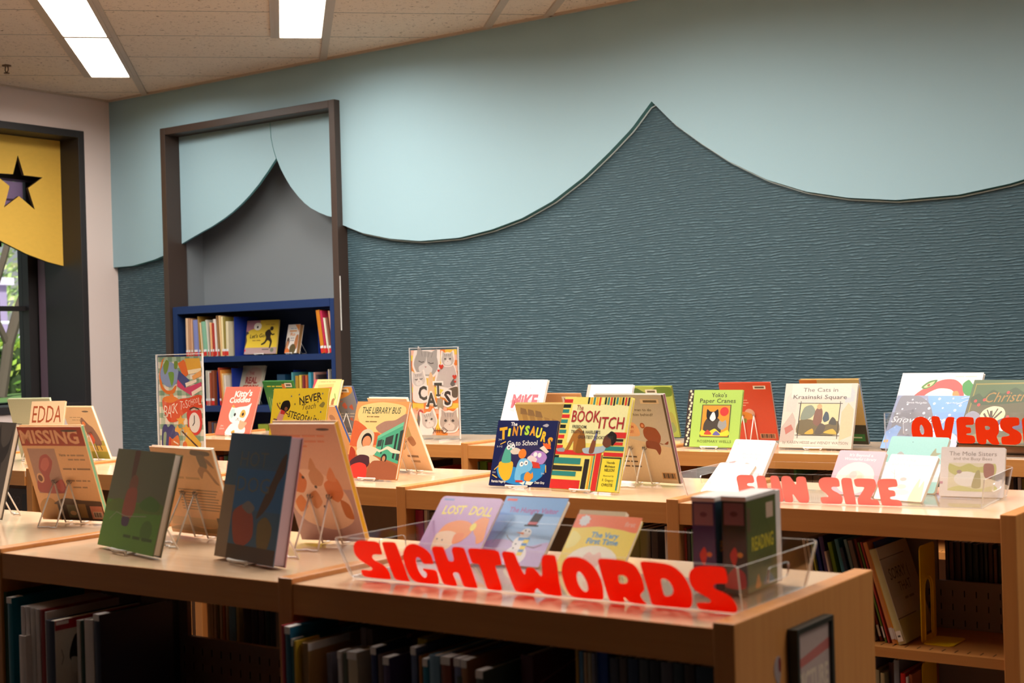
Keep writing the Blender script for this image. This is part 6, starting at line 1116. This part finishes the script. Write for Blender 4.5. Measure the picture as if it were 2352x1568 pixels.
cats_art += [heart(.66, .80, .05, '#d2402c'), heart(.60, .755, .025, '#d2402c'), heart(.94, .68, .045, '#d2402c'), heart(.95, .625, .025, '#d2402c'), heart(.10, .31, .035, '#e0a04a'),
 ('L', [(.44, .02), (.47, .055), (.44, .09)], .012, '#4a3a32'), ('L', [(.46, .055), (.66, .055)], .012, '#4a3a32'), ('L', [(.68, .02), (.76, .055), (.68, .09)], .012, '#4a3a32'), ('L', [(.66, .02), (.66, .09)], .012, '#4a3a32')] + [('L', [(.50+.045*k, .03), (.50+.045*k, .08)], .010, '#4a3a32') for k in range(4)]
sign(-4.067, 5.035, .03, .278, .425, cats_art, '#efd2b8', 'tall sign reading CATS with a collage of cat photos and hearts')

# ------------------------------------------------------------------ navy bookcase in the niche
t = empty('bookcase', (-6.785, 6.49, 0)); tag(t, 'navy blue bookcase filling the dark-framed niche', 'bookcase')
cx0, cx1 = -7.545+6.785, -6.034+6.785
m = MB(); m.box(cx0, cx0+.045, -.005, .30, 0, 1.825, NAVY); bevel(m.build('side_panel', t), .002)
m = MB(); m.box(cx1-.035, cx1, -.005, .30, 0, 1.825, NAVY); bevel(m.build('side_panel', t), .002)
m = MB(); m.box(cx0+.0452, cx1-.0352, -.006, .30, 1.775, 1.826, NAVY); m.build('top_panel', t)
for z, th in ((1.478, .038), (1.145, .040), (.80, .038), (.45, .038), (.10, .1)):
    m = MB(); m.box(cx0+.0452, cx1-.0352, -.004, .295, z-th, z, NAVY); m.build('shelf', t)
m = MB(); m.box(cx0+.0452, cx1-.0352, .286, .300, 0, 1.775, NAVY_IN); m.build('back_panel', t)
def bookend(x, y, z, label, mat=BLUE, h=.235, d=.15, base=.09, s=1):
    t = empty('bookend', (x, y, z)); tag(t, label, 'bookend')
    m = MB(); m.box(-.001, .001, 0, d, .001, h, mat); m.build('upright_plate', t)
    m = MB(); m.box(min(0, s*base), max(0, s*base), 0, d, 0, .001, mat); m.build('base_plate', t)
bookend(-6.975, 6.52, 1.478, 'cobalt blue bookend beside the runner book on the bookcase top shelf', h=.262, d=.22)
bookend(-6.208, 6.52, 1.478, 'cobalt blue bookend beside the leaning orange books at the top right shelf', h=.262, d=.20, base=.02)
bookend(-7.155, 6.52, 1.145, 'blue bookend between two book groups at the left of the second bookcase shelf', h=.23, d=.11, base=.02)
bookend(-7.012, 6.52, 1.145, 'blue bookend just left of the Real Story book', h=.25, d=.20, base=.05)
bookend(-6.475, 6.56, 1.145, 'blue bookend left of the dim books on the second bookcase shelf', h=.23, d=.12, base=.01)
bookend(-6.160, 6.54, 1.145, 'blue bookend near the right end of the second bookcase shelf', h=.22, d=.12, base=.02)
book('letsgo', 'yellow book titled Let\'s Go with a black running figure on the navy bookcase', '#d5b73a',
 [('S', [(.0, .60), (.10, .70), (.30, .78), (.42, .99), (.01, .99)], '#a3707a'), ('S', [(.01, .22), (.05, .40), (.02, .55), (.09, .62), (.06, .66), (.0, .64), (.0, .2)], '#4a4038'), ('R', 0, 0, 1, .19, '#a68c88'), ('E', .35, .82, .12, .10, '#e6dfd0'), ('E', .35, .80, .028, .034, '#2b2521'), ('T', 'Let\'s Go!', .38, .54, .11, '#2f2a22', .50, .02, .15, 3), ('X', [4, 5], .35, .40, .05, '#8a6a2c', .26), ('X', [4, 4], .74, .87, .05, '#b08a3c', .28), ('S', [(.60, .62), (.66, .70), (.74, .72), (.80, .60), (.78, .50), (.84, .36), (.80, .18), (.76, .17), (.78, .34), (.70, .40), (.62, .30), (.52, .26), (.51, .30), (.60, .36), (.64, .48)], '#2a241e'), ('E', .80, .745, .055, .055, '#2a241e'), ('L', [(.76, .62), (.84, .56), (.89, .58)], .035, '#2a241e'), ('R', .55, .12, .76, .145, '#4a4244'), ('E', .86, .11, .055, .055, '#6a7060'), ('R', 0, .08, .04, .14, '#d23a34')], pose=(-6.8228, 6.60, .1631, .2609, .2309, .2136, 1.486), spine='#8a6a6a', thick=.013)
easel('l', 'white wire easel under the running figure book', .013, pose=(-6.8228, 6.60, .1631, .2609, .2309, .2136, 1.486))
book('smallbook', 'small thick orange and white book on the navy bookcase\'s top shelf', '#e6ddd2',
 [('P', [(0, .0), (.55, 0), (.2, .2), (0, .25)], '#d9702c'), ('P', [(.6, .99), (1, .99), (1, .70), (.9, .8)], '#dd8a3c'), ('S', [(.0, .25), (.08, .5), (.2, .55), (.3, .4), (.2, .2), (.04, .14)], '#5a4030'), ('S', [(.04, .18), (.1, .4), (.2, .42), (.24, .3), (.16, .16)], '#c98a5c'), ('S', [(.7, .3), (.8, .6), (.98, .62), (.98, .2), (.84, .14)], '#b5703c'), ('X', [4, 3], .5, .86, .05, '#8aa0b8', .5), ('X', [5], .5, .77, .10, '#e2a05c', .6), ('T', 'Ro', .5, .66, .11, '#e0913c', .4, .02), ('X', [3, 2], .5, .52, .06, '#8a8a8a', .3), ('X', [2, 3], .5, .44, .06, '#8a8a8a', .28), ('E', .62, .14, .26, .26, '#5a4a22')], pose=(-6.560, 6.62, -.18, .135, .193, .2108, 1.486), spine='#b5703c', thick=.030, page='#b98a55')
easel('s', 'grey wire easel behind the small orange and white book', .030, pose=(-6.560, 6.62, -.18, .135, .193, .2108, 1.486), halfw=.024)
book('realstory', 'pale book with red letters THE REAL STORY on the second bookcase shelf', '#b3ae98',
 [('S', [(.2, .8), (.5, .96), (.85, .88), (.9, .6), (.6, .5), (.25, .55)], '#b59a88'), ('T', 'THE', .46, .80, .08, '#a8524a', .22, .02), ('T', 'REAL', .50, .62, .16, '#8c3028', .52, .04), ('T', 'STORY', .52, .42, .15, '#a8402c', .70, .04)], pose=(-7.0, 6.55, -.08, .235, .265, .3127, 1.153) if False else (-6.905, 6.545, -.05, .225, .268, .30, 1.153), spine='#6a6a60', thick=.014)
easel('r', 'wire easel behind the Real Story book', .014, pose=(-6.905, 6.545, -.05, .225, .268, .30, 1.153))

# ------------------------------------------------------------------ books standing in the shelves
ORD = 'first second third fourth fifth sixth seventh eighth ninth tenth eleventh twelfth thirteenth fourteenth fifteenth sixteenth seventeenth eighteenth nineteenth twentieth twenty-first twenty-second twenty-third twenty-fourth twenty-fifth twenty-sixth twenty-seventh twenty-eighth twenty-ninth thirtieth thirty-first thirty-second thirty-third thirty-fourth thirty-fifth thirty-sixth thirty-seventh thirty-eighth thirty-ninth fortieth forty-first forty-second forty-third forty-fourth forty-fifth'.split()
WHERE = {'row1mid': 'from the left under the HOT DOG unit', 'row1back': 'from the left behind the HOT DOG unit\'s centre panel',
 'row1right': 'from the left under the SIGHTWORDS unit', 'row2mid': 'from the left under the navy dinosaur book\'s unit', 'row2right': 'from the left under the FUN SIZE tray',
 'row2back': 'from the left beyond the yellow bookend', 'row2low': 'from the left on the shelf below the yellow bookend',
 'row3mid': 'from the left under the coral kitten book', 'row3right': 'from the left on the back row\'s inner shelves',
 'navytop': 'from the left on the navy bookcase\'s top shelf', 'navytopright': 'from the left, leaning at the bookcase\'s top right', 'navysecond': 'from the left on the bookcase\'s second shelf', 'navythird': 'from the left on the bookcase\'s third shelf'}
GRP = {k: 'spines '+v.replace('from the left ', '').replace('from the left, ', '') for k, v in WHERE.items()}
import colorsys
def colour_word(c):
    r, g, b = [int(c[i:i+2], 16)/255 for i in (1, 3, 5)]; h, s, v = colorsys.rgb_to_hsv(r, g, b); h *= 360
    if v < .2: return 'near-black'
    if s < .16: return 'white' if v > .8 else 'pale grey' if v > .6 else 'grey' if v > .35 else 'dark grey'
    if s < .42 and 15 < h < 65: return 'cream' if v > .72 else 'taupe' if v > .42 else 'dark brown'
    n = 'red' if h < 14 or h > 345 else 'orange' if h < 36 else 'yellow' if h < 62 else 'green' if h < 165 else 'teal' if h < 200 else 'blue' if h < 250 else 'purple' if h < 300 else 'magenta'
    if n == 'orange' and v < .6: n = 'brown'
    return ('dark ' if v < .42 else 'pale ' if s < .35 else '')+n
def shelved(x, y, z, w, h, lean, c, tagged, d, label, group, name='book'):
    t = empty(name, (x, y, z+.0005), (0, -R(lean), 0)); tag(t, label, 'book', group)
    e = min(.0016, w*.25); cm = flat(c, .4, .4)
    m = MB()
    n = 5; arc = [(w*k/n, -.35*e*math.sin(math.pi*k/n)*min(3, w/.006)) for k in range(n+1)]
    lp = arc+[(w, d), (w-e, d), (w-e, e), (e, e), (e, d), (0, d)]
    m.prism([lp], lambda a, b: (a, b, h), lambda a, b: (a, b, 0), cm)
    if name != 'backwards': m.build('cover', t)
    m = MB(); m.box(e+.0001, w-e-.0001, e+.0002, d-.003, .002, h-.003, flat(PAGE, .8, .2)); m.build('pages', t)
    lab = MB(); q = -.0008-.35*e*min(3, w/.006)
    if tagged == 1:
        lab.box(0, w, -.0006, .028, h-.0005, h+.0012, flat('#ece6e4', .35)); lab.box(0, w, q, q+.0004, h-.012, h+.0012, flat('#ece6e4', .35)); lab.build('call_label', t)
    elif tagged == 2:
        lab.box(w*.05, w*.95, q, q+.0004, .004, .032, flat('#cf2a26', .4)); lab.box(w*.05, w*.95, q, q+.0004, .0325, .048, flat('#dfe2e6', .4)); lab.build('call_label', t)
    elif tagged == 3:
        lab.box(w*.05, w*.95, q, q+.0004, .012, .040, flat('#dcd5d0', .4)); lab.build('call_label', t)
    return t
for g, z, rows in SHELVED:
    for k, (x, y, w_, h, ln, c, lb, d) in enumerate(rows):
        tg = lb
        if g.startswith('navy') and not lb and k % 7 != 5: tg = 2
        elif g.startswith('row2') and not lb and k % 3 != 1: tg = 3
        if g.endswith('back'): c2 = '#cbbca3' if k % 3 else c
        thick = 'thin ' if w_ < .009 else 'thick ' if w_ > .022 else ''
        shelved(x, y, z, w_, h, ln, c, tg, d, '%s%s spine, %s %s' % (thick, colour_word(c), ORD[k], WHERE[g]), GRP[g])

# special ones among them
def cover_book(x, y, z, w, h, d, lean, spine, cover, art, label, group, spart=(), name='book'):
    t = shelved(x, y, z, w, h, lean, spine, 0, d, label, group, name)
    m = MB(); m.box(w+.0001, w+.0012, .0, d, 0, h, jacket(cover)); draw(m, art, d, h, lambda u, v, q: (w+.0012+q, u, v)); m.build('front_cover', t)
    if spart:
        m = MB(); draw(m, list(spart), w, h, lambda u, v, q: (u, -.0032-q, v)); m.build('spine_print', t)
    return t
cover_book(-2.518, 1.80, .745, .030, .206, .24, 0, '#2a2d44', '#cfc3b2', [('R', 0, .90, 1, 1, '#a3161c'), ('R', .01, .955, .14, .99, '#e6dedc'), ('S', [(.14, .60), (.2, .82), (.3, .84), (.34, .74), (.46, .78), (.6, .66), (.72, .72), (.86, .5), (.8, .1), (.4, .06), (.2, .2), (.28, .42)], '#2a211c'), ('S', [(.16, .6), (.24, .58), (.26, .48), (.18, .44)], '#d9cfc0'), ('L', [(.06, .70), (.08, .62), (.06, .55)], .01, '#8a7a6a')], 'large cream book with a red top band and black shape, under the HOT DOG unit', GRP['row1mid'])
cover_book(-2.634, 1.815, .745, .022, .16, .22, 0, '#d8cdca', '#d5c8c3', [('T', '40', .42, .82, .10, '#2f5a6a', .34, .01), ('S', [(.55, .84), (.7, .9), (.8, .82), (.7, .7), (.58, .76)], '#3f5a3a'), ('S', [(.6, .7), (.8, .66), (.95, .2), (.7, .1)], '#5a4a44')], 'white binder with the number 40 on its cover, under the HOT DOG unit', GRP['row1mid'])
def arch_bookend(x, y, z, d, h, base, mat, label, aw=.42):
    t = empty('bookend', (x, y, z)); tag(t, label, 'bookend')
    o = roundrect(0, 0, d, h, .012); a0, a1 = d*(.5-aw/2), d*(.5+aw/2)
    hole = [(a0, h*.06), (a1, h*.06), (a1, h*.52)]+[(d/2+(a1-a0)/2*math.cos(R(q)), h*.52+(a1-a0)/2*1.25*math.sin(R(q))) for q in range(15, 180, 15)]+[(a0, h*.52)]
    m = MB(); m.prism([o, hole], lambda u, v: (.0012, u, v), lambda u, v: (-.0012, u, v), mat); bevel(m.build('upright_plate', t), .0006, 1)
    m = MB(); m.prism([roundrect(.0014, 0, base, d, .012)], lambda u, v: (u, v, .0012), lambda u, v: (u, v, -.0006), mat); m.build('base_plate', t)
    m = MB(); m.tube([(.002, a0-.008, .004), (.002, a0-.008, h*.52)]+[(.002, d/2+(a1-a0+.016)/2*math.cos(R(q)), h*.52+(a1-a0+.016)/2*1.2*math.sin(R(q))) for q in range(165, 0, -15)]+[(.002, a1+.008, h*.52), (.002, a1+.008, .004)], .0022, mat, 6); m.build('rib', t)
    return t
arch_bookend(-2.452, 1.995, .745, .105, .245, .05, flat('#10152e', .5), 'dark navy arched bookend beside the large cream book', .40)
YB_ = flat('#ffd200', .4, .45)
arch_bookend(-1.192, 3.325, .746, .105, .236, .075, YB_, 'bright yellow arched bookend in the shelf under the FUN SIZE tray', .42)
arch_bookend(-1.195, 3.33, .371, .10, .325, .06, YB_, 'yellow bookend, only its top showing, on the shelf below the other yellow one', .42)
cover_book(-1.236, 3.29, .745, .017, .236, .205, 17, '#c9bd84', '#c5b9a4', [('R', 0, 0, 1, .24, '#c2b676'), ('R', .0, .245, .6, .255, '#5a4e36'), ('R', .0, .87, .8, .88, '#5a4e36'), ('R', .05, .28, .40, .46, '#cdbfae'), ('T', 'SORRY (', .46, .70, .12, '#3f352a', .62, .0), ('T', 'THAT', .52, .55, .10, '#5a4c34', .40, .0), ('X', [3, 4], .55, .42, .05, '#8a7c5a', .3)], 'pale yellow leaning book with SORRY on its cover, against the yellow bookend', GRP['row2right'], [('R', .1, .03, .9, .14, '#e6ddd2'), ('T', 'SORRY LIFE', .5, .55, .30, '#6a5f42', .1)] if False else [('R', .1, .03, .9, .14, '#e6ddd2'), ('X', [1], .5, .085, .04, '#4a443c', .4)])
cover_book(-1.780, 1.805, .745, .014, .232, .22, 0, '#8a6a42', '#b98a52', [('T', 'MAKING L', .42, .44, .20, '#5a3f2a', .55, .01, 0, -90)] if False else [('T', 'MAKING', .44, .62, .13, '#5a3f2a', .50, .015, 0, -84), ('R', 0, .94, .5, 1, '#e3dcd8')], 'kraft brown book with dark lettering down its cover, under the SIGHTWORDS unit', GRP['row1right'])
cover_book(-1.452, 1.83, .745, .018, .205, .22, 0, '#4a4f46', '#4d5148', [('S', [(.3, .2), (.6, .5), (.9, .4), (.8, .1)], '#5c5248'), ('R', 0, .93, .18, 1, '#ddd6d2')], 'dark grey-green book showing its cover, left of the maroon one under SIGHTWORDS', GRP['row1right'])
cover_book(-1.345, 1.87, .745, .022, .245, .21, 0, '#3f1013', '#471316', [('L', [(.1, .80), (.9, .92)], .012, '#8a5a54'), ('S', [(.3, .3), (.7, .5), (.8, .2)], '#3a0f12')], 'maroon book showing its cover under the SIGHTWORDS unit', GRP['row1right'])
cover_book(-3.985, 4.86, .745, .030, .212, .22, 0, '#7a1610', '#a31a10', [], 'red book showing its cover in the shelf under the CATS sign', 'books under the CATS sign')
cover_book(-4.04, 4.86, .745, .03, .236, .22, 0, '#3a341c', '#3d3a1e', [], 'dark olive book left of the red one under the CATS sign', 'books under the CATS sign')
t = empty('book', (-4.76, 3.30, .746), (R(-4), 0, 0)); tag(t, 'dark brown book with faded letters, seen low between the antler and MISSING books', 'book')
m = MB(); m.box(-.115, .10, 0, .002, 0, .245, jacket('#33251d')); draw(m, [('T', 'YO', .30, .82, .13, '#4a3f38', .34, .01), ('T', 'N', .34, .58, .17, '#15110e', .14, .02), ('R', .52, 0, 1, .92, '#14161f')], .215, .245, lambda u, v, q: (u-.115, -q, v)); m.build('front_cover', t)
m = MB(); m.box(-.112, .097, .0021, .012, .003, .242, flat(PAGE, .8)); m.build('pages', t)
m = MB(); m.box(-.115, .10, .0121, .0141, 0, .245, jacket('#33251d')); m.build('back_cover', t)

# ------------------------------------------------------------------ on the end panel of the front row
t = empty('framed_sign', (-.945, 2.104, .80)); tag(t, 'small dark-framed sign reading PICTURE BOOKS on the front row\'s end panel', 'sign')
FZ, hw, hh = .24, .072, .24
dk = flat('#20261f', .4)
m = MB()
for a in ((-hw, -hw+.008, 0, hh), (hw-.008, hw, 0, hh), (-hw+.008, hw-.008, 0, .008), (-hw+.008, hw-.008, hh-.008, hh)): m.box(.0005, .018, a[0], a[1], a[2], a[3], dk)
m.build('frame', t)
m = MB(); m.box(.0005, .012, -hw+.0081, hw-.0081, .0081, hh-.0081, flat('#b39a90', .5))
draw(m, [('P', [(0, .74), (1, .80), (1, .88), (0, .80)], '#b0625a'), ('R', 0, .0, 1, .28, '#9a8f8a'), ('R', .04, .50, .98, .52, '#8a6a3a'), ('T', 'PICTURE', .5, .63, .15, '#c9b49c', .9, .03), ('T', 'BOOKS', .5, .40, .15, '#c9aea4', .84, .03)], 2*hw-.0162, hh-.0162, lambda u, v, q: (.012+q, -hw+.0081+u, .0081+v)); m.build('poster', t)
t = tag(empty('sticker', (-.9449, 1.995, .975)), 'small peeling balloon-shaped sticker left of the framed sign', 'sticker')
m = MB(); m.prism([chaikin([(-.014, .004), (-.012, .024), (.004, .032), (.014, .022), (.010, -.002), (.004, -.014), (.004, -.036), (-.002, -.036), (-.002, -.014)])], lambda u, v: (.0006, u, v), lambda u, v: (.0001, u, v), flat('#a08a84', .5)); m.build('backing', t)
m = MB(); m.poly([chaikin([(.002, .006), (.002, .030), (.013, .022), (.010, .002)])], lambda u, v: (.0008, u, v), flat('#7d2a26', .5)); m.build('balloon', t)
